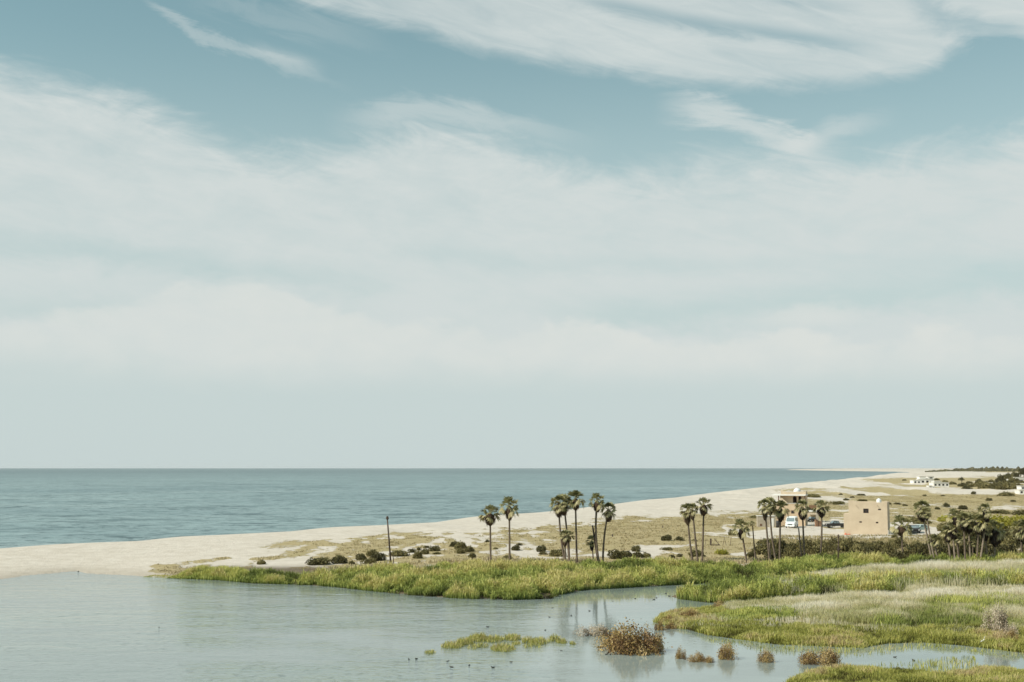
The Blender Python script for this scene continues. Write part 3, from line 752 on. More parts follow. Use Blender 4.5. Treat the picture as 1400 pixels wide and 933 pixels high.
# ------------------------------------------------------------------ shrubs: domes of small leaves over short branches
def leaf_cloud(pts, nrm_jit, size, r, aspect=1.6):
    n = len(pts)
    d = r.normal(0, 1, (n, 3)); d /= np.linalg.norm(d, axis=1)[:, None]
    e = r.normal(0, 1, (n, 3)); e -= (e * d).sum(1)[:, None] * d; e /= np.linalg.norm(e, axis=1)[:, None]
    s = size * r.uniform(0.6, 1.4, n)[:, None]
    v = np.zeros((n, 4, 3))
    v[:, 0] = pts - e * s * 0.5; v[:, 1] = pts + d * s * 0.5 * aspect; v[:, 2] = pts + e * s * 0.5; v[:, 3] = pts - d * s * 0.5 * aspect
    b = (np.arange(n) * 4)[:, None]
    return v.reshape(-1, 3), (b + np.arange(4)).ravel(), np.full(n, 4)
def shrub_mesh(name, mat, seed, n=1100, lobes=7, leaf=0.10, flat=0.62, spiky=0.0, tone=(0.2, 0.8), twig=True, ragged=False):
    """unit shrub: radius about 1, height about 1.2*flat*... sits on z=0"""
    r = np.random.RandomState(seed)
    P, T = [], []
    C = []
    for k in range(lobes):
        a = 2 * math.pi * k / lobes + r.uniform(-0.4, 0.4); q = r.uniform(0.2, 0.62) if k else 0.0
        C.append((q * math.cos(a), q * math.sin(a), r.uniform(0.1, 0.42) * flat / 0.62, r.uniform(0.34, 0.55)))
    if ragged:
        C = []
        for k in range(lobes):
            a = r.uniform(0, 6.283); q = math.sqrt(r.uniform(0, 0.72))
            C.append((q * math.cos(a), q * math.sin(a), r.uniform(0.0, 0.42) * (1.1 - q), r.uniform(0.15, 0.34)))
    for cx, cy, cz, cr in C:
        m_ = int(n / lobes)
        d = r.normal(0, 1, (m_, 3)); d /= np.linalg.norm(d, axis=1)[:, None]
        rad = cr * (0.72 + 0.34 * r.rand(m_) ** 0.6)
        bump = 1 + 0.22 * np.sin(d[:, 0] * 7 + cx * 9) * np.sin(d[:, 1] * 6 + cy * 5) + spiky * r.rand(m_) ** 3
        p = np.array([cx, cy, cz]) + d * (rad * bump)[:, None] * np.array([1, 1, flat / 0.62 * 0.9])
        P.append(p); T.append(np.clip(r.uniform(tone[0], tone[1]) + r.normal(0, 0.13, m_), 0, 1))
    P = np.concatenate(P); T = np.concatenate(T)
    if ragged:
        P[:, 2] *= 0.85 / np.percentile(P[:, 2], 98.5); P[:, :2] *= 0.98 / np.percentile(np.abs(P[:, :2]), 99)
    k = P[:, 2] > -0.01; P = P[k]; T = T[k]
    v, l, s = leaf_cloud(P, 0, leaf, r)
    T = np.repeat(T, 4)
    if twig:  # woody stems inside
        tv, tl = [], []
        for _ in range(14):
            a = r.uniform(0, 6.28); e = np.array([math.cos(a) * r.uniform(0.2, 0.7), math.sin(a) * r.uniform(0.2, 0.7), r.uniform(0.25, 0.6) * flat / 0.62])
            w = 0.02; o_ = len(v) + len(tv)
            tv += [(-w, 0, 0), (w, 0, 0), (e[0] + w / 2, e[1], e[2]), (e[0] - w / 2, e[1], e[2])]; tl += [o_, o_ + 1, o_ + 2, o_ + 3]
        v = np.concatenate([v, np.array(tv)]); l = np.concatenate([l, tl]); s = np.concatenate([s, np.full(14, 4)]); T = np.concatenate([T, np.zeros(56)])
    return np_mesh(name, v, l, s, [mat], {'tone': T})
BUSHM = mat_leaf('dark_shrub_leaf', [(0.0, (0.040, 0.034, 0.014)), (0.5, (0.11, 0.098, 0.036)), (1.0, (0.24, 0.205, 0.085))], 0.2)
OLIVEM = mat_leaf('olive_shrub_leaf', [(0.0, (0.07, 0.058, 0.022)), (0.5, (0.18, 0.155, 0.058)), (1.0, (0.32, 0.27, 0.115))], 0.2)
RUSTM = mat_leaf('rusty_bush_leaf', [(0.0, (0.085, 0.042, 0.022)), (0.4, (0.27, 0.165, 0.065)), (0.7, (0.43, 0.31, 0.11)), (1.0, (0.58, 0.42, 0.21))], 0.2)
YELM = mat_leaf('yellow_green_shrub_leaf', [(0.0, (0.18, 0.17, 0.025)), (0.5, (0.36, 0.33, 0.05)), (1.0, (0.50, 0.46, 0.09))], 0.3)
DEADM = mat_leaf('bleached_twig', [(0.0, (0.18, 0.13, 0.085)), (0.5, (0.38, 0.30, 0.21)), (1.0, (0.66, 0.56, 0.43))], 0.2)
SHR = {
    'dark': [shrub_mesh('shrub_foliage', BUSHM, 20 + k, 2200, 7, 0.095, 0.60) for k in range(4)],
    'olive': [shrub_mesh('shrub_foliage', OLIVEM, 30 + k, 2200, 8, 0.095, 0.60) for k in range(4)],
    'rust': [shrub_mesh('bush_foliage', RUSTM, 40 + k, 6000, 22, 0.045, 0.60, 0.9, (0.1, 0.95), ragged=True) for k in range(5)],
    'yellow': [shrub_mesh('shrub_foliage', YELM, 50 + k, 1800, 8, 0.085, 0.55) for k in range(2)],
    'dead': [shrub_mesh('bush_twigs', DEADM, 60 + k, 4500, 16, 0.045, 0.62, 0.7, (0.2, 1.0), ragged=True) for k in range(2)],
}
SHN = {'dark': 'dune_shrub', 'olive': 'dune_shrub', 'rust': 'marsh_bush', 'yellow': 'leafy_shrub', 'dead': 'dead_bush'}
def shrub(kind, u, vb, w, h, label, group=None, cat='shrub', name=None, k=None, depth=1.0):
    """w and h in photo pixels; base row vb"""
    x, y, z = ground(u, vb)
    z = max(z, 0.0)
    s = y / FPX
    m_ = SHR[kind][(k if k is not None else int(u * 7 + vb)) % len(SHR[kind])]
    o = link(bpy.data.objects.new(name or SHN[kind], m_))
    R = w * s / 2 / 0.98; H = h * s / 0.85
    o.location = (x, y + R * 0.4, z - 0.04)
    o.scale = (R, R * depth, H)
    o.rotation_euler = (0, 0, (u * 12.9898) % 6.28)
    if depth != 1.0: o.rotation_euler = (0, 0, 0)
    return tag(o, label, cat, group)

# ------------------------------------------------------------------ fan palms
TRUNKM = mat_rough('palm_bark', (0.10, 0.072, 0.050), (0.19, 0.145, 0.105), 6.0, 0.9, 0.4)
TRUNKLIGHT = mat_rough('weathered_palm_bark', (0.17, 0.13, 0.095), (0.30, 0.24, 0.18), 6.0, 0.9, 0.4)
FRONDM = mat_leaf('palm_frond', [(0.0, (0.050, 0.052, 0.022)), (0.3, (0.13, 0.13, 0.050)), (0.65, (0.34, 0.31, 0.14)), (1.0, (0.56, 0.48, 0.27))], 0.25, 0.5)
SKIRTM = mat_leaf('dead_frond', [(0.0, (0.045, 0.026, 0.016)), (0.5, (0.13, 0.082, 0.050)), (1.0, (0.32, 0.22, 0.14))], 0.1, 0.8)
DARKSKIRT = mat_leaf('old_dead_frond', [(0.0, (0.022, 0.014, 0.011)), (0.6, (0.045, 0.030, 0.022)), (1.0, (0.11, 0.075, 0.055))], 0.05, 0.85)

def frond_crown(seed, R=1.0, n=26, up=1.0):
    """unit crown: stalks and pleated fan blades radiating from the origin"""
    r = np.random.RandomState(seed)
    V_, L_, S_, T_ = [], [], [], []
    def tri(*p, t=0.5):
        o_ = len(V_); V_.extend([tuple(q) for q in p]); T_.extend([t] * len(p)); L_.extend(range(o_, o_ + len(p))); S_.append(len(p))
    for k in range(n):
        f = (k + 0.5) / n
        el = math.radians(88 - 116 * f ** 0.85 + r.uniform(-9, 9))
        az_ = k * 2.39996 + r.uniform(-0.35, 0.35)
        d = Vector((math.cos(az_) * math.cos(el), math.sin(az_) * math.cos(el), math.sin(el) * up))
        side = Vector((-math.sin(az_), math.cos(az_), 0))
        L = R * r.uniform(0.42, 0.62)
        base = Vector((0, 0, 0)); hub = d * L + Vector((0, 0, -0.10 * L * (1 - math.sin(el))))
        w = 0.020 * R
        tone = min(1, max(0, 0.34 + 0.46 * f + r.normal(0, 0.16)))
        tri(base - side * w, base + side * w, hub + side * w, hub - side * w, t=min(1, tone + 0.3))
        nrm = side.cross(d).normalized()
        roll = r.uniform(-0.9, 0.9)
        sd0 = side * math.cos(roll) + nrm * math.sin(roll)
        nrm = sd0.cross(d).normalized()
        BL = R * r.uniform(0.50, 0.64)
        droop = R * (0.06 + 0.30 * f) * r.uniform(0.5, 1.4)
        ns = 9
        for s in range(ns):
            a = math.radians(-64 + 128 * (s + 0.5) / ns)
            dd = d * math.cos(a) + sd0 * math.sin(a)
            lw = BL * 0.115
            sd = (sd0 * math.cos(a) - d * math.sin(a)) * lw
            l = BL * (0.70 + 0.30 * math.cos(a * 0.8)) * r.uniform(0.85, 1.15)
            mid_ = hub + dd * l * 0.60 + nrm * (0.03 * R * (1 if s % 2 else -1)) - Vector((0, 0, droop * 0.22))
            tip = hub + dd * l - Vector((0, 0, droop * (0.7 + 0.6 * r.rand())))
            t_ = min(1, max(0, tone + r.normal(0, 0.10)))
            tri(hub, mid_ + sd, mid_ - sd, t=t_)
            tri(mid_ + sd, tip, mid_ - sd, t=t_ + 0.06)
    return np_mesh('crown', V_, L_, S_, [FRONDM], {'tone': T_})
def skirt_mesh(seed, L, Rk, mat=SKIRTM, n=70):
    """hanging thatch of dead fans hugging the trunk below the crown (top at z=0)"""
    r = np.random.RandomState(seed)
    V_, L_, S_, T_ = [], [], [], []
    def tri(*p, t=0.5):
        o_ = len(V_); V_.extend(p); T_.extend([t] * len(p)); L_.extend(range(o_, o_ + len(p))); S_.append(len(p))
    # solid heart
    nseg = 10; prof = [(0.0, 0.25), (-0.18, 0.62), (-0.5, 0.72), (-0.8, 0.5), (-0.97, 0.22)]
    rings = []
    for z, q in prof:
        o_ = len(V_); rings.append(o_)
        for s in range(nseg):
            a = 2 * math.pi * s / nseg; k = q * Rk * r.uniform(0.85, 1.0)
            V_.append((math.cos(a) * k, math.sin(a) * k, z * L)); T_.append(r.uniform(0.0, 0.4))
    for A, B in zip(rings, rings[1:]):
        for s in range(nseg):
            L_.extend([A + s, B + s, B + (s + 1) % nseg, A + (s + 1) % nseg]); S_.append(4)
    for k in range(n):
        a = r.uniform(0, 6.283); zt = -L * r.uniform(0.0, 0.55); ln = L * r.uniform(0.3, 0.55)
        zb = max(zt - ln, -L * 1.08)
        q0 = Rk * np.interp(-zt / L, [0, .2, .5, .8, 1], [.3, .7, .78, .55, .25]); q1 = Rk * np.interp(min(1, -zb / L), [0, .2, .5, .8, 1.], [.5, 1.0, 1.0, .78, .42]) * r.uniform(0.8, 1.12)
        w = Rk * r.uniform(0.10, 0.26)
        ca, sa = math.cos(a), math.sin(a)
        t = min(1, max(0, r.normal(0.45, 0.28)))
        for s in (-1, -.3, .35, 1):
            tri((ca * q0, sa * q0, zt), (ca * q1 - sa * w * s - sa * .03, sa * q1 + ca * w * s + ca * .03, zb + abs(s) * ln * 0.18), (ca * q1 - sa * w * s + sa * .03, sa * q1 + ca * w * s - ca * .03, zb + abs(s) * ln * 0.18 + .02), t=t)
    return np_mesh('dead_frond_skirt', V_, L_, S_, [mat], {'tone': T_})
CROWNS = [frond_crown(100 + k, 1.0, 25 + 2 * (k % 3)) for k in range(6)]
SKIRTS = [skirt_mesh(200 + k, 1.0, 1.0) for k in range(4)]
DARKSK = [skirt_mesh(220 + k, 1.0, 1.0, DARKSKIRT, 90) for k in range(2)]

def trunk_obj(h, dx_, r0, r1, mat, parent, bow=0.0, name='trunk'):
    pts, rad = [], []
    for k in range(9):
        t = k / 8
        pts.append((dx_ * t + bow * math.sin(math.pi * t), 0.15 * math.sin(3 * t), h * t - 0.25 * (1 - t)))
        rad.append(r0 * 1.35 if k == 0 else r0 + (r1 - r0) * t)
    mb = MB(); mb.tube(pts, rad, 8)
    return mb.build(name, mat, parent, smooth=True)
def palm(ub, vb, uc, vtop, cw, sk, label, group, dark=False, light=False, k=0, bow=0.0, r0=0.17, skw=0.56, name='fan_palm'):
    """ub,vb trunk foot; uc crown centre column; vtop top row; cw crown width and sk skirt bottom row, in photo pixels"""
    x, y, z = ground(ub, vb)
    s = y / FPX
    ztop = CAMZ - (vtop - VH) * s
    R = cw * s / 2 * 1.14
    zc = ztop - R * 0.90                     # where the stalks spring
    zs = CAMZ - (sk - VH) * s                # lower end of the dead fronds
    e = empty(name, (x, y, z))
    H = zc - z
    dxm = (uc - ub) * s
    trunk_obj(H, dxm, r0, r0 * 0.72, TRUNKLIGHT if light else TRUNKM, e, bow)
    c = link(bpy.data.objects.new('crown', CROWNS[k % 6]), e)
    c.location = (dxm, 0.08, H); c.scale = (R, R, R); c.rotation_euler = (0.05 * math.sin(k * 3), 0.05 * math.cos(k * 5), k * 1.3)
    L = max(zc - zs, 0.3) + 0.08 * R
    m_ = (DARKSK if dark else SKIRTS)
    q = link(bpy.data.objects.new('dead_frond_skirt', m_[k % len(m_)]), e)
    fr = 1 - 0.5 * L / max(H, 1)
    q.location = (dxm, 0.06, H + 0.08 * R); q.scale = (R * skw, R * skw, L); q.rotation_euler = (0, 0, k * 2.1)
    return tag(e, label, 'palm tree', group)

GP = 'fan palms standing along the back of the reeds'
A_ = [  # ub, vb, uc, vtop, cw, skirt, label, options
    (670.8, 770, 670, 689.5, 26, 718.5, 'short straight fan palm, leftmost of all the palms, with a round brown skirt', dict(k=0, skw=.62)),
    (696.8, 771, 696.3, 679.5, 26, 711.5, 'fan palm with a long narrow brown skirt, second palm from the left', dict(k=1, skw=.46)),
    (773.5, 772, 764.5, 676.5, 25, 707.5, 'fan palm leaning left, left crown of the tall clustered pair above a small palm', dict(k=2, bow=-.25)),
    (778.5, 772, 771.0, 675.5, 23, 705.0, 'fan palm behind the left leaning one in the cluster, its crown overlapping that neighbour', dict(k=3, bow=.1)),
    (788.8, 772, 787.2, 670.5, 23, 698.0, 'tallest straight fan palm with a bare trunk beside the small twin palms', dict(k=4)),
    (773.5, 774, 772.3, 724.0, 15, 747.0, 'small short fan palm, the left of two small ones in the tall cluster', dict(k=5, skw=.55, r0=.15)),
    (779.0, 773, 777.8, 724.5, 15, 741.0, 'small short fan palm, the right of two small ones in the tall cluster', dict(k=0, skw=.45, r0=.13)),
    (811.8, 770, 809.3, 731.0, 15, 752.0, 'little dark drooping fan palm left of the leaning burnt trunk', dict(k=3, skw=.42, r0=.12, dark=True)),
    (819.2, 772, 817.0, 674.5, 21, 700.5, 'fan palm with curved trunk, higher crown of the pair by the burnt trunk', dict(k=1, bow=-.35, r0=.2)),
    (824.0, 771, 832.2, 686.5, 21, 713.5, 'fan palm leaning right with a lower crown beside the burnt trunk', dict(k=2, bow=-.2)),
    (947.5, 770, 940.8, 688.0, 19, 717.5, 'fan palm leaning left, lowest crown of the three on the open flat', dict(k=4, bow=-.1)),
    (954.5, 771, 947.8, 688.0, 16, 711.0, 'fan palm between two others on the open flat, its crown tucked behind the lowest one', dict(k=5, skw=.45)),
    (959.8, 771, 963.2, 679.5, 21, 705.5, 'fan palm leaning slightly right, highest crown of the three on the open flat', dict(k=0, bow=.05)),
    (1021.5, 770, 1014.5, 709.5, 23, 737.5, 'short leaning fan palm with a dark skirt left of the thin stripped trunk', dict(k=1, skw=.4, dark=True)),
    (1053.2, 775, 1047.2, 681.5, 20, 711.5, 'fan palm left of the house group, leftmost of three crowns touching before the terrace', dict(k=2, skw=.42)),
    (1062.5, 773, 1054.5, 679.5, 19, 704.0, 'fan palm with the middle crown of three touching before the terrace', dict(k=3, bow=-.25)),
    (1066.0, 773, 1068.7, 684.0, 22, 713.5, 'fan palm with a big dark skirt beside the white van', dict(k=4, dark=True, skw=.55)),
    (1100.5, 771, 1098.8, 683.5, 20, 711.0, 'fan palm standing alone in front of the carport end of the terrace house', dict(k=5, dark=True)),
    (1120.0, 771, 1124.6, 683.0, 20, 707.5, 'fan palm with a bowed trunk in front of the dark pickup', dict(k=0, bow=.25, dark=True)),
]
for a in A_:
    palm(*a[:6], a[6], GP, **a[7])
GR = 'fan palms in the crowded grove at the right'
B_ = [
    (1234.8, 765, 1234.2, 704.5, 27, 733.5, 'wide fan palm standing alone right of the tall tan house', dict(k=1, light=False, r0=.16)),
    (1275.5, 770, 1263.0, 683.5, 23, 713.5, 'tall fan palm leaning left, higher crown of the crossing pair left of the grove', dict(k=2, light=True, dark=True)),
    (1279.0, 771, 1268.5, 693.0, 15, 711.0, 'fan palm crossing behind the taller leaning one left of the grove', dict(k=3, light=True, dark=True)),
    (1283.5, 771, 1278.5, 729.5, 16, 747.0, 'short pale trunked fan palm right of the crossing pair', dict(k=4, light=True, dark=True)),
    (1300.5, 771, 1297.3, 718.0, 18, 741.0, 'low fan palm at the left edge of the grove', dict(k=5, light=True, dark=True)),
    (1306.5, 772, 1304.5, 712.5, 20, 737.0, 'second fan palm from the left in the grove, its pale trunk in the sun', dict(k=0, light=True, dark=True)),
    (1312.0, 772, 1308.3, 695.5, 21, 721.0, 'fan palm in the grove topped by a small dark tuft, over two lower crowns', dict(k=1, dark=True)),
    (1320.5, 773, 1320.0, 700.0, 19, 726.0, 'fan palm in the grove on a dark shaded trunk at its centre left', dict(k=2, dark=True)),
    (1327.5, 772, 1326.5, 701.0, 21, 729.5, 'fan palm in the middle of the grove on a pale trunk', dict(k=3, light=True, dark=True)),
    (1335.5, 773, 1341.0, 702.0, 23, 730.5, 'fan palm right of the grove middle with a broad black skirt', dict(k=4, dark=True, skw=.7)),
    (1338.0, 773, 1349.5, 688.0, 19, 719.0, 'highest fan palm of the grove on a strongly slanting trunk', dict(k=5, light=True, bow=.3, dark=True, skw=.55)),
    (1351.0, 771, 1348.5, 716.0, 17, 739.0, 'fan palm tucked under the highest crown of the grove', dict(k=0, light=True, dark=True)),
    (1360.5, 771, 1362.0, 710.5, 25, 747.0, 'fan palm at the right of the grove wrapped in a huge black skirt', dict(k=1, light=True, dark=True, skw=.72)),
    (1311.8, 772, 1311.0, 728.0, 13, 743.0, 'small fan palm in the shade under the left half of the grove', dict(k=2, dark=True, r0=.12)),
    (1331.5, 772, 1331.0, 733.0, 13, 746.0, 'small fan palm in the shade under the middle of the grove', dict(k=3, dark=True, r0=.12)),
    (1397.0, 766, 1398.5, 710.0, 25, 740.0, 'fan palm cut by the right edge of the photo', dict(k=4, dark=True)),
]
for a in B_:
    palm(*a[:6], a[6], GR, **a[7])

def bare_trunk(ub, vb, ut, vt, label, r0=0.16, tuft=False, name='dead_palm_trunk', mat=TRUNKM):
    x, y, z = ground(ub, vb); s = y / FPX
    zt = CAMZ - (vt - VH) * s
    e = empty(name, (x, y, z))
    trunk_obj(zt - z, (ut - ub) * s, r0, r0 * 0.6, mat, e)
    if tuft:
        c = link(bpy.data.objects.new('crown', CROWNS[2]), e); c.location = ((ut - ub) * s, 0.08, zt - z - 0.1); c.scale = (0.45, 0.45, 0.5)
    tag(e, label, 'dead palm')
BURNT = mat_rough('charred_bark', (0.030, 0.022, 0.018), (0.085, 0.06, 0.045), 5.0, 0.95, 0.5)
bare_trunk(819.0, 772, 810.5, 717.5, 'burnt headless palm trunk leaning left beside the curved palm', 0.20, mat=BURNT)
bare_trunk(1033.5, 770, 1029.8, 714.5, 'thin stripped palm trunk with a tiny tuft right of the short leaning palm', 0.14, tuft=True)
bare_trunk(1053.8, 775, 1053.0, 741.0, 'short broken palm stump in front of the left terrace palm', 0.19)
bare_trunk(1097.5, 771, 1093.0, 721.0, 'headless leaning palm trunk left of the carport palm', 0.16)

# ------------------------------------------------------------------ poles and posts
WOODM = mat_rough('old_pole_wood', (0.060, 0.042, 0.032), (0.12, 0.088, 0.066), 4.0, 0.9, 0.3)
def pole(ub, vb, ut, vt, r, label, cap=True, name='utility_pole', cat='pole', arm=False, braces=False):
    x, y, z = ground(ub, vb); s = y / FPX; zt = CAMZ - (vt - VH) * s; h = zt - z; d = (ut - ub) * s
    e = empty(name, (x, y, z))
    mb = MB(); mb.tube([(0, 0, -0.3), (d * .5, 0, h * .5), (d, 0, h)], [r * 1.2, r, r * 0.8], 8); mb.build('shaft', WOODM, e, True)
    if cap:
        mb = MB(); mb.lathe([(r * 1.6, 0), (r * 1.7, 0.12), (r * 1.4, 0.42), (r * 0.8, 0.5)], 10, (d, 0, h - 0.1)); mb.build('cap', WOODM, e, True)
    if braces:
        mb = MB(); mb.tube([(0.45, 0, -0.1), (0.30, 0, 1.3)], 0.07, 6); mb.build('prop', WOODM, e)
    if arm:
        mb = MB(); mb.box(d - 0.28, d + 0.28, -0.05, 0.05, h * .52, h * .52 + 0.3, 0.02); mb.build('box', WOODM, e)
    return tag(e, label, cat)
pole(534.5, 771, 529, 708.5, 0.13, 'dark leaning wooden pole with a capped top standing alone above the reeds', braces=True)
pole(1145.8, 772, 1147.3, 733.0, 0.10, 'thin dark post with a fitting halfway up between the bowed palm and the tan house', arm=True)
pole(667.3, 769, 667.3, 759.5, 0.10, 'short dark post beside the leftmost palm', False, 'wooden_post', 'post')
pole(837.5, 734, 837.5, 729.0, 0.12, 'tiny dark post alone on the dry flat right of the curved palms', False, 'wooden_post', 'post')
pole(906.0, 722.5, 906.2, 717.8, 0.12, 'tiny dark post alone on the dry flat left of the three palms', False, 'wooden_post', 'post')
x, y, z = ground(974, 746)
e = empty('broken_fence', (x, y, z))
mb = MB()
mb.box(-0.45, -0.15, -0.12, 0.12, -0.2, 1.25, 0.03); mb.build('post', WOODM, e)
mb = MB(); mb.box(-0.15, 1.35, -0.06, 0.06, 0.02, 0.16); mb.tube([(0.35, 0, 1.25), (1.25, 0, 0.12)], 0.06, 6); mb.build('rail', WOODM, e)
for k, (a, b, c_) in enumerate([(1.9, 1.8, 0.4), (2.6, 1.3, -0.3), (3.4, 2.0, 0.2), (-1.2, 1.2, 0.2)]):
    mb = MB(); mb.tube([(a, 0.3 * k, -0.1), (a + c_, 0.3 * k, b)], [0.05, 0.02], 5); mb.build('stake', WOODM, e)
tag(e, 'remains of a broken wooden fence with a dark post on the dry flat', 'fence')

# ------------------------------------------------------------------ houses
STUCCO = mat_rough('tan_stucco', (0.52, 0.415, 0.295), (0.575, 0.465, 0.335), 0.5, 0.9, 0.05)
STUCCO2 = mat_rough('peach_stucco', (0.54, 0.40, 0.26), (0.60, 0.455, 0.31), 0.6, 0.9, 0.05)
GREYW = mat_rough('unpainted_wall', (0.34, 0.29, 0.22), (0.42, 0.36, 0.28), 1.2, 0.9, 0.1)
WHITEP = mat_rough('white_plaster', (0.70, 0.67, 0.61), (0.78, 0.75, 0.70), 1.0, 0.8)
CONC = mat_rough('pale_concrete', (0.52, 0.49, 0.43), (0.62, 0.58, 0.52), 1.5, 0.9)
DARKGL = mat_rough('dark_glass', (0.02, 0.018, 0.018), (0.035, 0.03, 0.03), 2.0, 0.15, 0, 0, 0.5)
BROWNF = mat_rough('brown_window_frame', (0.12, 0.06, 0.035), (0.16, 0.08, 0.05), 5.0, 0.6)
TANKM = mat_rough('white_tank', (0.72, 0.72, 0.70), (0.80, 0.80, 0.78), 2.0, 0.5)
BRICK = mat_rough('brown_brickwork', (0.22, 0.12, 0.07), (0.30, 0.18, 0.11), 5.0, 0.9, 0.4)

def wall_holes(x0, x1, z0, z1, holes, y0, y1):
    """box wall in the xz plane between y0 (front) and y1, with rectangular openings cut right through"""
    xs = sorted({x0, x1, *[h[0] for h in holes], *[h[1] for h in holes]})
    zs = sorted({z0, z1, *[h[2] for h in holes], *[h[3] for h in holes]})
    b = bmesh.new(); cache = {}
    def v(x, y, z):
        k = (round(x, 4), y, round(z, 4))
        if k not in cache: cache[k] = b.verts.new((x, y, z))
        return cache[k]
    solid = {}
    for i in range(len(xs) - 1):
        for j in range(len(zs) - 1):
            cx, cz = (xs[i] + xs[i + 1]) / 2, (zs[j] + zs[j + 1]) / 2
            solid[i, j] = not any(h[0] < cx < h[1] and h[2] < cz < h[3] for h in holes)
    for (i, j), s in solid.items():
        if not s: continue
        a, c, d, e_ = xs[i], xs[i + 1], zs[j], zs[j + 1]
        b.faces.new([v(a, y0, d), v(c, y0, d), v(c, y0, e_), v(a, y0, e_)])
        b.faces.new([v(a, y1, e_), v(c, y1, e_), v(c, y1, d), v(a, y1, d)])
        if not solid.get((i - 1, j)): b.faces.new([v(a, y1, d), v(a, y0, d), v(a, y0, e_), v(a, y1, e_)])
        if not solid.get((i + 1, j)): b.faces.new([v(c, y0, d), v(c, y1, d), v(c, y1, e_), v(c, y0, e_)])
        if not solid.get((i, j - 1)): b.faces.new([v(a, y0, d), v(a, y1, d), v(c, y1, d), v(c, y0, d)])
        if not solid.get((i, j + 1)): b.faces.new([v(a, y1, e_), v(a, y0, e_), v(c, y0, e_), v(c, y1, e_)])
    return b
def window(parent, x0, x1, z0, z1, y, frame_mat, bars=1):
    fw = 0.05
    mb = MB()
    for q in ((x0, x1, z0, z0 + fw), (x0, x1, z1 - fw, z1), (x0, x0 + fw, z0 + fw, z1 - fw), (x1 - fw, x1, z0 + fw, z1 - fw)):
        mb.box(q[0], q[1], y + .10, y + .16, q[2], q[3])
    for k in range(1, bars + 1):
        c_ = x0 + (x1 - x0) * k / (bars + 1); mb.box(c_ - .02, c_ + .02, y + .105, y + .155, z0 + fw, z1 - fw)
    f = mb.build('window', frame_mat, parent)
    mb = MB(); mb.box(x0 + fw, x1 - fw, y + .125, y + .135, z0 + fw, z1 - fw); mb.build('pane', DARKGL, f)
    return f
def tank(x, y, z, r, h, label, rz=0):
    e = empty('water_tank', (x, y, z))
    mb = MB(); mb.lathe([(r * .96, 0), (r, .05), (r, h * .25), (r * .97, h * .28), (r, h * .32), (r, h * .58), (r * .97, h * .61), (r, h * .65), (r * .82, h * .82), (r * .4, h * .93)], 20); mb.build('shell', TANKM, e, True)
    mb = MB(); mb.lathe([(r * .38, h * .93), (r * .38, h * 1.0), (r * .3, h * 1.02)], 16); mb.build('lid', TANKM, e, True)
    return tag(e, label, 'water tank')

# the tall tan block
hx, hy, hz = ground(1154, 731.3)
S = hy / FPX
RZ = math.radians(-19.5)
h2 = empty('stucco_house', (hx, hy, hz), RZ)
W, H_, D = 57.0 * S / math.cos(math.radians(4)), 44.5 * S, 8.0
X1 = 6.8 * S      # step of the lower wing
zz_ = lambda v: (731.3 - v) * S
xx_ = lambda u: (u - 1154) * S
holes = [(xx_(1180), xx_(1187), zz_(702), zz_(696)), (xx_(1199.3), xx_(1203), zz_(697.9), zz_(696.1)), (xx_(1174.4), xx_(1177.8), zz_(714.9), zz_(713)), (xx_(1196), xx_(1199.2), zz_(715.5), zz_(713.5))]
b = wall_holes(X1, W, 0.003 - 0.5, zz_(687.5), holes, 0.0, 0.25)
mb = MB(); mb.b.free(); mb.b = b
# front wall, side, rear and roof deck; low raised corners of the parapet
mb.box(X1, X1 + 0.25, 0.252, D, -0.5, zz_(687.5)); mb.box(W - 0.25, W, 0.252, D, -0.5, zz_(687.5)); mb.box(X1 + .252, W - .252, D - .25, D, -0.5, zz_(687.5))
mb.prism([(X1, zz_(687.4)), (X1, zz_(685.2)), (X1 + 1.05, zz_(685.2)), (X1 + 1.9, zz_(687.4))], 0.0, 0.3, 'y')
mb.prism([(W, zz_(687.4)), (W, zz_(685.4)), (W - 0.55, zz_(685.4)), (W - 0.75, zz_(687.4))], 0.0, 0.3, 'y')
mb.build('wall', STUCCO, h2)
mb = MB(); mb.box(X1 + .255, W - .255, 0.256, D - .256, zz_(689.6), zz_(688.9)); mb.build('roof', CONC, h2)
mb = MB(); mb.box(0, X1 - 0.003, 0.02, 5.0, -0.5, zz_(703.0), 0.03); mb.build('side_wing', STUCCO, h2)
mb = MB(); mb.box(1.9, W + 0.12, -0.16, -0.003, -0.5, 0.14, 0.02); mb.build('plinth', CONC, h2)
for k, (a, c_, d, e_) in enumerate(holes):
    window(h2, a, c_, d, e_, 0.0, BROWNF, 1 if k == 0 else 0)
for u in (1170.5, 1198.3):
    mb = MB(); x_ = xx_(u); z_ = zz_(691.3)
    mb.tube([(x_, 0.05, z_), (x_, -0.62, z_ - 0.05)], 0.055, 8); mb.build('roof_spout', STUCCO, h2)
mb = MB(); mb.tube([(W + .08, -0.05, 0), (W + .08, -0.05, 1.1)], 0.06, 8); mb.box(W + .02, W + .5, .4, 1.0, -.2, 1.0, .03); mb.build('utility_box', CONC, h2)
tag(h2, 'tall windowed tan stucco block house with a square brown window and two slit openings', 'house')
def loc2(x, y, z):
    c_, s_ = math.cos(RZ), math.sin(RZ)
    return hx + x * c_ - y * s_, hy + x * s_ + y * c_, hz + z
tx, ty, tz = loc2(xx_(1198.8) + .15, 2.2, zz_(688.9))
tank(tx, ty, tz, 0.50, 1.0, 'white rounded water tank on the roof of the tall tan house')
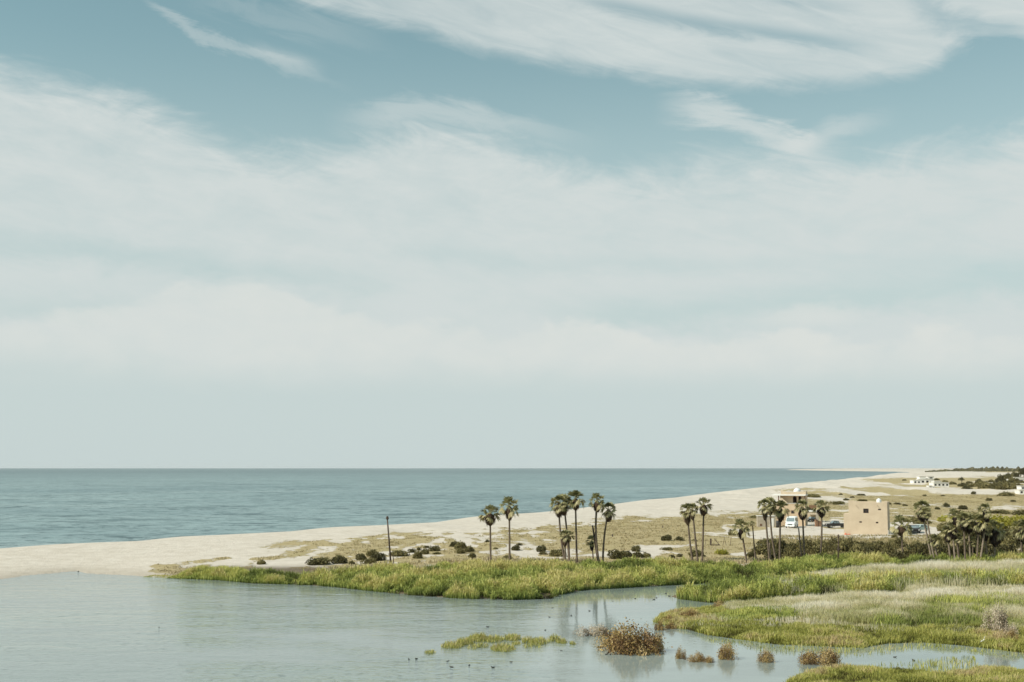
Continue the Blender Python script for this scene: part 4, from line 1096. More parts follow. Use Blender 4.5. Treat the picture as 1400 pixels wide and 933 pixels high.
# orange drum and (further down) the added strip for the house shadow
ORG = mat_rough('orange_paint', (0.62, 0.16, 0.08), (0.70, 0.22, 0.12), 4, 0.6)
x, y, z = loc2(0.35, -0.5, 0)
o_ = MB(); o_.lathe([(.10, 0), (.24, .02), (.22, .14), (.14, .34), (.10, .42), (.05, .44)], 12); o_.box(.26, .95, -.18, .18, 0, .22, .03)
ob = o_.build('orange_bucket', ORG, None, True); ob.location = (x, y, z - .02); tag(ob, 'small orange container at the foot of the tall tan house', 'container')

# the terrace house
gx, gy, gz = ground(1078, 721.5)
S1 = gy / FPX
gx *= (gy + 6.0) / gy; gy += 6.0; S1 = gy / FPX
h1 = empty('terrace_house', (gx, gy, gz), math.radians(-17))
zu = lambda v: (721.5 - v) * S1
xu = lambda u: (u - 1078) * S1
zf = zu(691)
mb = MB(); mb.box(xu(1062), xu(1100.5), 0.0, 7.5, -0.4, zf, 0.02); mb.build('lower_wall', STUCCO2, h1)
mb = MB(); mb.box(xu(1061.5), xu(1101), -0.08, 7.6, zf + .003, zf + .14, .01); mb.build('terrace_floor', CONC, h1)
zt_ = zu(680.3)
ar = [(xu(1084.2), xu(1089.2)), (xu(1091.6), xu(1095.6))]
# terrace back wall with two round headed openings
b = bmesh.new()
def arch_wall(b, x0, x1, z0, z1, arches, ztop, y0, y1):
    prev = x0; pieces = []
    for a, c_ in arches:
        pieces.append([(prev, z0), (a, z0), (a, z1), (prev, z1)])
        r_ = (c_ - a) / 2; m_ = (a + c_) / 2; zc = ztop - r_
        n = 8; top = [(m_ - r_ * math.cos(math.pi * k / n), zc + r_ * math.sin(math.pi * k / n)) for k in range(n + 1)]
        for p, q in zip(top, top[1:]): pieces.append([p, q, (q[0], z1), (p[0], z1)])
        prev = c_
    pieces.append([(prev, z0), (x1, z0), (x1, z1), (prev, z1)])
    for pc in pieces:
        A = [b.verts.new((x, y0, z)) for x, z in pc]; B = [b.verts.new((x, y1, z)) for x, z in pc]
        b.faces.new(A); b.faces.new(B[::-1])
        n = len(pc)
        for k in range(n): b.faces.new([A[k], A[(k + 1) % n], B[(k + 1) % n], B[k]])
# the piece below the spring line at each side of an arch
arch_wall(b, xu(1067), xu(1101), zf + .15, zt_, ar, zf + 1.75, 1.0, 1.25)
mb = MB(); mb.b.free(); mb.b = b
mb.box(xu(1067), xu(1067) + .25, 1.26, 7.3, zf + .15, zt_); mb.box(xu(1101) - .25, xu(1101), 1.26, 7.3, zf + .15, zt_)
mb.build('terrace_wall', STUCCO2, h1)
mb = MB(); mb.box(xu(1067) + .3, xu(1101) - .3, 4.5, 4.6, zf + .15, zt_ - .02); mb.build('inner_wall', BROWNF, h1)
mb = MB(); mb.box(xu(1057), xu(1101.6), -0.5, 7.6, zt_ + .003, zt_ + .26, .03); mb.build('roof', WHITEP, h1)
mb = MB(); mb.box(xu(1065), xu(1066.3), -0.2, 0.1, zf + .15, zt_, .02); mb.build('post', BROWNF, h1)
mb = MB(); mb.box(xu(1100.0), xu(1101.2), -0.2, 0.1, zf + .15, zt_, .02); mb.build('post', BROWNF, h1)
mb = MB(); mb.prism([(xu(1067.5), zf + .15), (xu(1067.5), zf + 1.75), (xu(1077.5), zf + .25), (xu(1077.5), zf + .15)], -0.05, 0.15, 'y'); mb.build('stair_parapet', STUCCO, h1)
mb = MB(); zp = zt_ + .265
mb.prism([(xu(1067.5), zp), (xu(1067.5), zp + 1.05), (xu(1076), zp + .55), (xu(1101), zp + .75), (xu(1101), zp)], 2.4, 2.65, 'y')
mb.box(xu(1101) - .25, xu(1101), 2.66, 7.0, zp, zp + .72); mb.build('roof_parapet', STUCCO, h1)
window(h1, xu(1082), xu(1086), zu(704), zu(700), -0.17, BROWNF, 0)
tag(h1, 'peach coloured terrace house with a flat overhanging roof and two arched openings', 'house')
c_, s_ = math.cos(math.radians(-17)), math.sin(math.radians(-17))
L1 = lambda x, y, z: (gx + x * c_ - y * s_, gy + x * s_ + y * c_, gz + z)
t_ = L1(xu(1088.6), 4.4, zp - .0); tank(*t_, 0.85, 1.5, 'large white round water tank on the terrace house roof')
# low side wing with a pale door, left of the van
x, y, z = ground(1036, 721)
wl = empty('low_outbuilding', (x, y, z), math.radians(-6)); s = y / FPX
mb = MB(); mb.box(0, 24 * s, 0, 3.2, -.3, 14.5 * s, .02); mb.build('wall', GREYW, wl)
mb = MB(); mb.box(-.1, 24.4 * s, -.12, 3.3, 14.5 * s + .003, 14.5 * s + .15, .02); mb.build('roof', CONC, wl)
mb = MB(); mb.box(16 * s, 21.5 * s, -.06, -.003, 0.02, 12 * s, .01); d_ = mb.build('door', WHITEP, wl)
mb = MB(); mb.box(16.8 * s, 17.2 * s, -.10, -.063, 5 * s, 5.4 * s); mb.build('handle', DARKGL, d_)
mb = MB(); mb.box(3 * s, 5.5 * s, -.05, -.003, .3, 4.5 * s); mb.build('hatch', BROWNF, wl)
tag(wl, 'low grey brown outbuilding with a pale door left of the white van', 'outbuilding')
# carport at the right of the terrace house
x, y, z = ground(1101.5, 713.5)
cp_ = empty('carport', (x, y + 1.5, z), math.radians(-17)); s = (y + 1.5) / FPX
mb = MB(); mb.box(0.3, 19.5 * s, -1.6, 4.2, 13.2 * s, 14.6 * s, .03); mb.build('roof', WHITEP, cp_)
mb = MB(); mb.box(0.3, 15.5 * s, 3.9, 4.1, -.3, 13.2 * s - .003); mb.build('rear_wall', STUCCO, cp_)
mb = MB(); mb.box(5.2 * s, 16 * s, -1.45, -1.25, 9.5 * s, 13.2 * s - .003); mb.build('beam', STUCCO, cp_)
mb = MB(); mb.box(16 * s, 19.3 * s, -1.5, -0.9, -.3, 13.2 * s - .003, .02); mb.build('pillar', GREYW, cp_)
tag(cp_, 'open carport with a white flat roof joined to the terrace house', 'carport')
x, y, z = ground(1118.5, 720)
gp = MB(); s = y / FPX
gp.box(-4 * s, -.6 * s, -.5, .5, -.3, 8.5 * s, .05); gp.box(-.6 * s, 4 * s, -.38, .42, -.3, 7.2 * s, .08); gp.box(-4.3 * s, -.4 * s, -.6, .6, 8.5 * s + .002, 9.1 * s, .02)
o = gp.build('brick_gatepost', BRICK); o.location = (x, y, z); tag(o, 'stout brown brick gatepost between the carport and the dark pickup', 'gatepost')
x, y, z = ground(1106, 697)
o = MB(); s = y / FPX; o.box(0, 10 * s, 0, .25, -.5, 6 * s, .03); o = o.build('garden_wall', BRICK); o.location = (x, y, z); tag(o, 'reddish brown wall behind the carport roof', 'wall')
x, y, z = ground(1229, 732.6); s = y / FPX  # added strip lying where the tan house casts its shadow band
o = MB(); o.box(-15 * s, 24 * s, 0, .3, -.3, .30, .03); o = o.build('house_shadow_strip', CONC); o.location = (x, y, z); tag(o, 'added low strip for the shadow band running right from the tan house past the wide palm', 'wall')

# ------------------------------------------------------------------ vehicles
TYRE = mat_rough('tyre_rubber', (0.02, 0.02, 0.02), (0.035, 0.033, 0.03), 6, 0.85)
RIM = mat_rough('wheel_metal', (0.45, 0.45, 0.45), (0.55, 0.55, 0.55), 6, 0.35, 0, 0.6)
WPAINT = mat_rough('white_car_paint', (0.74, 0.76, 0.76), (0.80, 0.82, 0.82), 2, 0.3)
DPAINT = mat_rough('dark_car_paint', (0.035, 0.032, 0.032), (0.06, 0.055, 0.052), 2, 0.35)
GPAINT = mat_rough('pale_green_car_paint', (0.42, 0.52, 0.48), (0.48, 0.58, 0.53), 2, 0.3)
CGLASS = mat_rough('car_glass', (0.16, 0.20, 0.21), (0.22, 0.27, 0.28), 2, 0.08)
LAMPM = mat_rough('lamp_glass', (0.7, 0.7, 0.66), (0.8, 0.8, 0.75), 3, 0.2)
def wheel(e, x, y, r, w, side):
    mb = MB(); n = 20
    prof = [(r * .62, -w / 2), (r * .94, -w / 2), (r, -w * .3), (r, w * .3), (r * .94, w / 2), (r * .62, w / 2)]
    rings = [[mb.b.verts.new((x + q * math.cos(2 * math.pi * k / n), y + z, r + q * math.sin(2 * math.pi * k / n))) for k in range(n)] for q, z in prof]
    for A, B in zip(rings, rings[1:] + rings[:1]):
        for k in range(n): mb.b.faces.new([A[k], A[(k + 1) % n], B[(k + 1) % n], B[k]])
    wh = mb.build('wheel', TYRE, e, True)
    mb = MB(); prof = [(r * .62, -w * .42), (r * .5, -w * .30), (r * .12, -w * .34)] if side < 0 else [(r * .62, w * .42), (r * .5, w * .30), (r * .12, w * .34)]
    rings = [[mb.b.verts.new((x + q * math.cos(2 * math.pi * k / n), y + z, r + q * math.sin(2 * math.pi * k / n))) for k in range(n)] for q, z in prof]
    for A, B in zip(rings, rings[1:]):
        for k in range(n): mb.b.faces.new([A[k], A[(k + 1) % n], B[(k + 1) % n], B[k]])
    mb.b.faces.new(rings[-1]); mb.build('rim', RIM, wh)
def vehicle(name, loc, rz, L, W_, low, cab, paint, label, cat, rack=False, r=0.36, axles=None, glasses=()):
    """low and cab are side profiles (x along, z up), x from front 0 to rear L"""
    e = empty(name, loc, rz)
    mb = MB(); mb.prism([(x, z) for x, z in low], -W_ / 2, W_ / 2, 'y', 0.05); bd = mb.build('body', paint, e)
    mb = MB(); n = len(cab)
    k = 0.90
    A = [mb.b.verts.new((x, -W_ / 2 * (k if z > cab[0][1] + .1 else .985), z)) for x, z in cab]; B = [mb.b.verts.new((x, W_ / 2 * (k if z > cab[0][1] + .1 else .985), z)) for x, z in cab]
    mb.b.faces.new(A); mb.b.faces.new(B[::-1])
    for i in range(n): mb.b.faces.new([A[i], B[i], B[(i + 1) % n], A[(i + 1) % n]])
    mb.build('cab', paint, e)
    # windscreen and side glass set just proud of the cab
    def quad(nm, pts, mat):
        mb = MB(); nn = (Vector(pts[1]) - Vector(pts[0])).cross(Vector(pts[2]) - Vector(pts[0])).normalized() * 0.012
        c0 = sum((Vector(p) for p in pts), Vector()) / len(pts)
        if (c0 + nn - Vector((L / 2, 0, 1.0))).length < (c0 - nn - Vector((L / 2, 0, 1.0))).length: nn = -nn
        mb.face([Vector(p) + nn for p in pts]); return mb.build(nm, mat, e)
    (fx0, fz0), (fx1, fz1) = cab[0], cab[1]
    q = lambda t: (fx0 + (fx1 - fx0) * t, fz0 + (fz1 - fz0) * t)
    a, b_ = q(.12), q(.92)
    quad('windscreen', [(a[0], -W_ * .44, a[1]), (a[0], W_ * .44, a[1]), (b_[0], W_ * .40, b_[1]), (b_[0], -W_ * .40, b_[1])], CGLASS)
    rx0, rx1 = cab[-2][0], cab[-1][0]
    for sgn in (-1, 1):
        zt = cab[1][1]; zb = cab[0][1]
        ins = lambda z: sgn * W_ / 2 * (.985 + (k - .985) * (z - zb) / (zt - zb))
        z1_, z2_ = zb + .12 * (zt - zb), zb + .85 * (zt - zb)
        xa, xb = fx0 + (fx1 - fx0) * .3 + .12, rx1 + (rx0 - rx1) * .3 - .12
        xc, xd = fx0 + (fx1 - fx0) * .85 + .12, rx1 + (rx0 - rx1) * .85 - .1
        m_ = (xc + xd) / 2
        quad('side_window', [(xa, ins(z1_), z1_), (m_ - .05, ins(z1_), z1_), (m_ - .05, ins(z2_), z2_), (xc, ins(z2_), z2_)], CGLASS)
        quad('side_window', [(m_ + .05, ins(z1_), z1_), (xb, ins(z1_), z1_), (xd, ins(z2_), z2_), (m_ + .05, ins(z2_), z2_)], CGLASS)
    ax = axles or (0.2 * L, 0.8 * L)
    for x in ax:
        for sgn in (-1, 1): wheel(e, x, sgn * (W_ / 2 - .08), r, .22, sgn)
    zl = low[1][1] * .8
    for sgn in (-1, 1):
        mb = MB(); mb.box(-.03, .06, sgn * W_ * .36 - .14, sgn * W_ * .36 + .14, zl - .08, zl + .08, .02); mb.build('headlight', LAMPM, e)
    mb = MB(); mb.box(-.05, .05, -W_ * .24, W_ * .24, zl - .12, zl + .06, .01); mb.build('grille', DARKGL, e)
    mb = MB(); mb.box(-.1, .12, -W_ * .49, W_ * .49, low[0][1], low[0][1] + .18, .03); mb.build('bumper', DARKGL if paint is not WPAINT else paint, e)
    if rack:
        mb = MB(); zt = cab[1][1] + .12
        x0, x1 = fx1 + .1, cab[-2][0] - .2
        for yy_ in (-W_ * .42, W_ * .42): mb.box(x0, x1, yy_ - .03, yy_ + .03, zt, zt + .06)
        for t in range(5):
            xx__ = x0 + (x1 - x0) * t / 4; mb.box(xx__ - .03, xx__ + .03, -W_ * .42, W_ * .42, zt + .003, zt + .063)
            for yy_ in (-W_ * .42, W_ * .42): mb.box(xx__ - .02, xx__ + .02, yy_ - .02, yy_ + .02, zt - .13, zt)
        mb.build('roof_rack', WPAINT, e)
    for sgn in (-1, 1):
        mb = MB(); mb.box(fx0 + .15, fx0 + .28, sgn * (W_ / 2 + .02), sgn * (W_ / 2 + .2), fz0 + .1, fz0 + .28, .02) if sgn > 0 else mb.box(fx0 + .15, fx0 + .28, -W_ / 2 - .2, -W_ / 2 - .02, fz0 + .1, fz0 + .28, .02)
        mb.build('mirror', paint, e)
    return tag(e, label, cat)
def at_px(u, v):
    x, y, z = ground(u, v); return (x, y, z)
# local -x is the nose: rotate so it points at the camera (+90 deg turns -x to -y)
vehicle('parked_van', at_px(1080.0, 722.3), math.radians(90 - 22), 5.2, 2.1,
        [(0, .38), (.02, 1.08), (.85, 1.36), (5.15, 1.36), (5.2, .42)], [(.70, 1.34), (1.35, 2.36), (5.0, 2.42), (5.15, 1.34)], WPAINT,
        'white van with a roof rack parked nose forward under the terrace house', 'van', rack=True, r=.38)
vehicle('pickup_truck', at_px(1128.5, 722.0), math.radians(4), 5.3, 1.85,
        [(0, .45), (.03, .95), (1.45, 1.05), (5.25, 1.05), (5.3, .48)], [(1.35, 1.04), (1.85, 1.62), (2.95, 1.62), (3.2, 1.04)], DPAINT,
        'dark pickup truck half hidden behind the tan house wall', 'pickup', r=.38)
vehicle('parked_car', at_px(1248.3, 727.0), math.radians(35), 4.3, 1.75,
        [(0, .32), (.02, .72), (1.2, .92), (4.2, .92), (4.3, .36)], [(1.0, .91), (1.7, 1.42), (3.4, 1.42), (4.1, .91)], GPAINT,
        'pale green car parked behind the wide palm right of the tan house', 'car', r=.32)
vehicle('parked_suv', at_px(1252.3, 730.0), math.radians(80), 4.4, 1.85,
        [(0, .38), (.02, .98), (1.1, 1.08), (4.35, 1.08), (4.4, .42)], [(.95, 1.07), (1.5, 1.66), (4.1, 1.66), (4.35, 1.07)], DPAINT,
        'black car parked in front of the pale green one', 'car', r=.36)
vehicle('off_road_buggy', at_px(1103.5, 714.0), math.radians(20), 2.6, 1.3,
        [(0, .45), (.1, .75), (.7, .85), (2.4, .85), (2.6, .5)], [(.75, .84), (1.05, 1.35), (1.9, 1.35), (2.1, .84)], DPAINT,
        'small dark buggy parked in the shade of the carport', 'buggy', r=.34)
# dark barrel and rocks by the van
for (u, v, r_, h_, lab) in ((1063.5, 721.5, .42, 1.6, 'dark barrel standing left of the white van'), (1088.2, 719.0, .26, .55, 'small black bin right of the white van')):
    x, y, z = ground(u, v); mb = MB()
    mb.lathe([(r_ * .9, 0), (r_, .04), (r_, h_ * .32), (r_ * 1.04, h_ * .34), (r_, h_ * .36), (r_, h_ * .64), (r_ * 1.04, h_ * .66), (r_, h_ * .68), (r_, h_ * .97), (r_ * .9, h_)], 16)
    o = mb.build('barrel', DPAINT, None, True); o.location = (x, y, z); tag(o, lab, 'barrel')

# ------------------------------------------------------------------ far houses
def far_house(name, u, vb, w, h, blocks, label, rz=0.0, mat=WHITEP):
    """blocks: (x0,x1,z0,z1,depth) as fractions of w,h"""
    x, y, z = ground(u, vb); s = y / FPX
    e = empty(name, (x, y, z), rz)
    wins = []
    for k, (a, c_, d, f, dp, nw) in enumerate(blocks):
        mb = MB(); mb.box(a * w * s, c_ * w * s, 0.02 * k, dp, d * h * s - (.8 if d == 0 else 0), f * h * s); mb.build('wall', mat, e)
        mb = MB(); mb.box(a * w * s - .2, c_ * w * s + .2, 0.02 * k - .25, dp + .2, f * h * s + .01 * (k + 1), f * h * s + .25 + .01 * k); mb.build('roof', CONC, e)
        for t in range(nw):
            cx = (a + (c_ - a) * (t + .5) / nw) * w * s; ww = (c_ - a) * w * s / nw * .25; z0_ = (d + (f - d) * .3) * h * s; z1_ = (d + (f - d) * .72) * h * s
            mb = MB(); mb.box(cx - ww, cx + ww, 0.02 * k - .05, 0.02 * k - .005, z0_, z1_); wv = mb.build('window', DARKGL, e)
    return tag(e, label, 'house')
far_house('beach_house', 1249, 662.5, 28, 9, [(0, .35, 0, .55, 8, 2), (.35, 1.0, 0, .72, 10, 3), (.30, .60, .73, 1.12, 6, 0), (.72, 1.0, .73, 1.1, 6, 1)], 'white two level beach house, leftmost of the distant houses')
far_house('beach_house', 1276.5, 666.0, 21, 7, [(0, 1.0, 0, .80, 9, 4), (.05, .5, .82, 1.1, 6, 0)], 'long low white house right of the leftmost distant beach house')
far_house('beach_house', 1381, 659.5, 30, 6, [(0, 1.0, 0, .7, 10, 3), (.3, .9, .72, 1.1, 7, 0)], 'pale distant house on the ridge near the right edge')
far_house('beach_house', 1394, 676.0, 22, 11, [(0, 1.0, 0, .55, 8, 4), (.1, 1.0, .56, 1.0, 7, 4)], 'white two storey house cut by the right edge', rz=-.1)
far_house('beach_house', 1372, 656.5, 12, 5, [(0, 1.0, 0, 1, 8, 2)], 'small distant house half hidden by trees on the ridge')
far_house('beach_hut', 1270, 672.0, 8, 4, [(0, .6, 0, 1, 4, 1), (.6, 1.0, 0, .7, 4, 1)], 'tiny pale hut on the sand below the leftmost distant house')

# ------------------------------------------------------------------ shrubs on the flats
GD = 'dark domed shrubs dotting the sand behind the reeds'
D_ = [  # kind, u, vb, w, h, label
    ('dark', 431, 773, 39, 10.5, 'broad dark domed shrub, first large one from the left above the reeds'),
    ('olive', 356.5, 772, 13, 7, 'small lone olive shrub on the left sand flat'),
    ('dark', 465, 771, 26, 12, 'dark domed shrub second of the large ones from the left'),
    ('olive', 481, 772, 9, 6, 'little bush tucked right of the second large dark shrub'),
    ('dark', 494, 766, 16, 9, 'dark shrub on the left side of the clump by the leaning pole'),
    ('olive', 510, 761, 20, 10, 'olive shrub at the back of the clump left of the leaning pole'),
    ('dark', 515, 767, 24, 11, 'dark shrub at the right side of the clump left of the leaning pole'),
    ('olive', 504, 772, 22, 9, 'olive shrub at the front of the clump left of the leaning pole'),
    ('olive', 545, 761, 27, 9, 'wide low olive shrub just right of the leaning pole'),
    ('olive', 571, 764, 17, 12, 'greyish round shrub right of the wide low one by the pole'),
    ('dark', 563, 756, 12, 6, 'small dark shrub behind the greyish round one'),
    ('dark', 572, 753, 8, 5, 'tiny dark shrub at the rear of the pole side clump'),
    ('olive', 581, 758, 14, 9, 'dark olive shrub right of the tiny rear one'),
    ('dark', 592, 754, 18, 8, 'dark shrub between the pole clump and the trees further right'),
    ('olive', 583, 749.5, 9, 4, 'small flat shrub furthest back behind the pole clump'),
    ('olive', 597, 758, 16, 3.5, 'low flat spreading plant right of the pole clump'),
    ('dark', 619, 748, 13, 8, 'dark shrub at the back left of the twin humps'),
    ('olive', 630, 751, 21, 11, 'larger rounded olive hump of the twin humps left of the palms'),
    ('olive', 630, 757, 17, 8, 'olive shrub in front of the twin humps'),
    ('olive', 642, 755, 17, 9, 'olive shrub right of the twin humps'),
    ('dark', 666, 741.5, 8, 4, 'tiny reddish dark shrub behind the leftmost palm'),
    ('olive', 677.5, 751, 9, 3, 'low bush between the two leftmost palms'),
    ('dark', 704, 753, 14, 8, 'dark shrub right of the second palm'),
    ('dark', 709.5, 746, 9, 3.5, 'small flat dark shrub further back right of the second palm'),
    ('olive', 694, 767.5, 23, 8.5, 'olive shrub at the foot of the second palm'),
    ('dark', 740.5, 755, 16, 10, 'pointed dark shrub midway between the second palm and the tall cluster'),
    ('olive', 743, 758.5, 13, 4.5, 'low shrub in front of the pointed dark one'),
    ('olive', 763, 761, 26, 11, 'smooth olive shrub left of the tall cluster foot'),
    ('dark', 847, 764.5, 32, 13, 'largest dark shrub right of the curved palms'),
    ('dark', 859, 762, 15, 9, 'dark shrub touching the right side of the largest one'),
    ('dark', 868.5, 754.5, 15, 9, 'dark shrub furthest back right of the curved palms'),
    ('dark', 873, 763, 18, 9, 'dark shrub below the furthest back one'),
    ('olive', 883, 762.5, 14, 7.5, 'small olive shrub ending the row right of the curved palms'),
    ('dark', 910, 739.5, 18, 8.5, 'dark shrub on the open flat left of the three palms'),
    ('dark', 928.5, 739.5, 15, 6.5, 'smaller dark shrub just left of the three palms'),
    ('olive', 912, 752.5, 17, 4.5, 'low olive shrub below the two on the open flat'),
    ('dark', 920, 764, 10, 5.5, 'small dark shrub at the reed edge left of the three palms'),
    ('dark', 929.5, 762, 9, 5, 'tiny shrub at the reed edge nearest the three palms'),
    ('olive', 952.5, 761.5, 26, 11, 'brownish olive shrub behind the feet of the three palms'),
    ('olive', 950, 740, 9, 3.5, 'tiny shrub behind the trunks of the three palms'),
    ('yellow', 987, 758.5, 21, 8.5, 'yellow green low shrub right of the three palms'),
    ('olive', 1001, 732.5, 12, 9, 'round olive shrub beside the sandy track'),
    ('dark', 1026, 764.5, 17, 10.5, 'dark shrub between the short leaning palm and the stripped trunk'),
    ('olive', 1033, 709, 16, 4.5, 'flat olive shrub behind the outbuilding'),
    ('dark', 1106.5, 701, 12, 8, 'black shady bush rising behind the carport roof'),
    ('olive', 1112, 680.5, 28, 5.5, 'long green shrub on the dune right of the rooftop tank'),
]
for k_, u, v, w, h, lab in D_:
    shrub(k_, u, v, w, h, lab, GD)
# little mop headed tree on a stem
x, y, z = ground(645.5, 769); s = y / FPX
e = empty('small_tree', (x, y, z))
mb = MB(); mb.tube([(0, 0, -.1), (.02, 0, .6), (0, 0, 1.15)], [.12, .09, .08], 7); mb.build('trunk', TRUNKM, e)
c = link(bpy.data.objects.new('crown', SHR['olive'][1]), e); c.location = (0, 0, .75); c.scale = (.82, .82, 1.0)
tag(e, 'little mushroom shaped tree on a dark stem left of the leftmost palm', 'tree')

# thicket behind the palms: bushes nothing tells apart
GT = 'bushes of the dark thicket behind the palms'
r_ = random.Random(5)
n_ = 0
rowsT = [(758, 1040, 1225, 15, 24), (765, 1058, 1100, 12, 20), (766.5, 1150, 1240, 13, 17), (764, 1245, 1300, 15, 22), (752, 1050, 1240, 13, 16)]
for vb, u0, u1, st, hh in rowsT:
    u = u0
    while u < u1:
        h = hh * r_.uniform(.75, 1.05)
        if vb < 760: h = min(h, vb - 738 + r_.uniform(-1, 3))
        shrub(r_.choice(['dark', 'olive', 'olive']), u + r_.uniform(-3, 3), vb + r_.uniform(-2, 1.5), r_.uniform(17, 34), max(h * r_.uniform(.7, 1.1), 8),
              'bush in the dark thicket running behind the palms below the houses', GT, 'bush', 'thicket_bush')
        u += st
GQ = 'bushes of the tall scrub around the grove at the right'
for (k_, u, v, w, h) in [('dark', 1262, 766, 30, 22), ('dark', 1284, 767, 28, 24), ('dark', 1300, 765, 30, 22), ('dark', 1318, 764, 34, 26), ('dark', 1338, 763, 30, 24), ('dark', 1358, 766, 30, 22), ('dark', 1376, 764, 32, 20),
                         ('olive', 1255, 752, 30, 13), ('olive', 1280, 748, 28, 18), ('olive', 1300, 742, 34, 20), ('dark', 1325, 745, 40, 26), ('dark', 1350, 744, 36, 26), ('olive', 1376, 750, 34, 20), ('dark', 1398, 748, 36, 22),
                         ('olive', 1300, 727, 34, 14), ('olive', 1325, 722, 34, 14), ('dark', 1380, 738, 40, 16), ('dark', 1416, 738, 40, 26), ('olive', 1410, 760, 36, 14), ('olive', 1388, 768, 26, 12)]:
    shrub(k_, u, v, w, h, 'bush in the tall scrub crowding round the palm grove at the right', GQ, 'bush', 'scrub_bush')
for (k_, u, v, w, h, lab) in [('yellow', 1370, 724, 60, 20, 'large yellow green tree canopy glowing behind the right end of the grove'),
                              ('yellow', 1398, 716, 30, 12, 'yellow green bush at the right edge behind the grove'),
                              ('yellow', 1300, 714, 36, 9, 'flat yellow green bush behind the left end of the grove'),
                              ('olive', 1322, 709, 40, 11, 'olive bush mass behind the crowns of the grove'),
                              ('dark', 1294, 693.5, 11, 6.5, 'round dark shrub alone on the tan slope above the grove'),
                              ('dark', 1283, 697, 9, 4, 'small brown shrub left of the round one on the slope'),
                              ('dark', 1317, 697, 13, 6, 'dark shrub above the middle of the grove'),
                              ('olive', 1370, 703, 40, 6, 'long dark hedge like shrub under the pale track at the right'),
                              ('dark', 1395, 705, 22, 8, 'brown shrub at the right edge by the pale track'),
                              ('olive', 1262, 717, 26, 7, 'flat canopied shrub right of the wide palm crown'),
                              ('olive', 1247, 714, 24, 8, 'flat canopied shrub behind the wide palm crown'),
                              ('dark', 1215, 690, 8, 4, 'small dark shrub touching the right corner of the tan house roof'),
                              ('dark', 1228, 690, 10, 3, 'low dark shrub in the row right of the tan house'),
                              ('dark', 1239, 692, 9, 3, 'low dark shrub ending the row right of the tan house'),
                              ('olive', 1224, 737, 12, 7, 'scrubby bush at the right foot of the tan house'),
                              ('olive', 1146, 690, 22, 5, 'dark shrub on the dune left of the tan house roof'),
                              ('olive', 1180, 686.5, 14, 4.5, 'shrub right behind the tan house parapet'),
                              ('dark', 1157, 684, 9, 3, 'small shrub up the dune left of the tan house'),
                              ('dark', 1166, 681, 8, 2.5, 'small shrub between dune patches above the tan house'),
                              ('dark', 1178, 678, 12, 3, 'low shrub high on the mottled dune above the tan house'),
                              ('dark', 1150, 677, 6, 2.5, 'tiny shrub high on the mottled dune'),
                              ('dark', 1353, 685, 9, 4, 'dark shrub on the tan slope below the white sand band'),
                              ('dark', 1387, 687, 9, 3.5, 'dark low shrub on the tan slope near the right edge'),
                              ('olive', 1378, 679, 30, 7, 'wide olive shrub under the white two storey house'),
                              ('dark', 1331, 676, 8, 4.5, 'dark tree like shrub on the white sand band'),
                              ('dark', 1289, 679, 7, 2.5, 'tiny shrub on the upper tan slope'),
                              ('dark', 1264, 678, 6, 2.5, 'tiny shrub on the upper slope below the beach house'),
                              ('dark', 1237, 657.5, 6, 2, 'speck of a shrub on the far dune crest')]:
    shrub(k_, u, v, w, h, lab, 'shrubs scattered over the dunes and slopes')

# ------------------------------------------------------------------ distant trees and settlement greenery
GF = 'far palms and trees of the settlement on the ridge'
for (u, v, w, h, lab) in [(1315, 660, 9, 7, 'lone dark palm like tree on the far ridge left of the others'), (1339, 661, 10, 6, 'pair crowned far tree in the middle of the ridge'),
                          (1369, 664, 13, 15, 'tall far tree in front of the ridge houses'), (1379, 658, 13, 13, 'dark far tree left of the top ridge house'), (1390, 657, 14, 13, 'dark far tree over the top ridge house'), (1400, 656, 14, 14, 'dark far tree at the very right end of the ridge')]:
    x, y, z = ground(u, v); s = y / FPX
    e = empty('distant_tree', (x, y, z))
    mb = MB(); mb.tube([(0, 0, -.3), (.1, 0, h * s * .6)], [.35, .2], 6); mb.build('trunk', TRUNKM, e)
    c = link(bpy.data.objects.new('crown', SHR['dark'][int(u) % 4]), e); c.location = (0, 0, h * s * .35); c.scale = (w * s / 2, w * s / 2, h * s * .75)
    tag(e, lab, 'tree', GF)
for k, (u, v, w, h) in enumerate([(1282, 660, 10, 5), (1293, 660, 9, 5), (1303, 664, 14, 6), (1318, 665, 18, 6), (1334, 666, 20, 6), (1350, 669, 24, 13), (1364, 670, 24, 14), (1378, 670, 24, 13), (1392, 669, 22, 13), (1372, 664, 20, 12), (1388, 661, 22, 10), (1345, 665, 18, 9), (1322, 669, 16, 6), (1356, 661, 14, 7), (1340, 661, 14, 5), (1384, 662, 18, 7), (1398, 662, 16, 6), (1326, 661, 10, 4)]):
    shrub('olive' if k % 3 else 'dark', u, v, w, h * .85, 'bushy green tree in the far settlement between the distant houses', GF, 'tree', 'distant_bush')
# treeline beyond the bay: one mass
P_, T_ = [], []
r2 = np.random.RandomState(3)
for k in range(14000):
    u = 1262 + 178 * r2.rand(); d = r2.uniform(3600, 4300)
    ht = np.interp(u, [1262, 1285, 1300, 1340, 1400, 1440], [1, 6, 9, 13, 14, 14]) * (0.6 + 0.7 * (vnoise(np.array([u / 3.1]), np.array([1.0]))[0]))
    P_.append(((u - 700) / FPX * d, d, 2.6 + ht * r2.rand() ** .7)); T_.append(r2.rand())
v_, l_, s_ = leaf_cloud(np.array(P_), 0, 2.4, r2)
me = np_mesh('far_treeline', v_, l_, s_, [BUSHM], {'tone': np.repeat(T_, 4)})
tag(link(bpy.data.objects.new('far_treeline', me)), 'hazy strip of trees along the far shore of the bay', None, None, 'stuff')

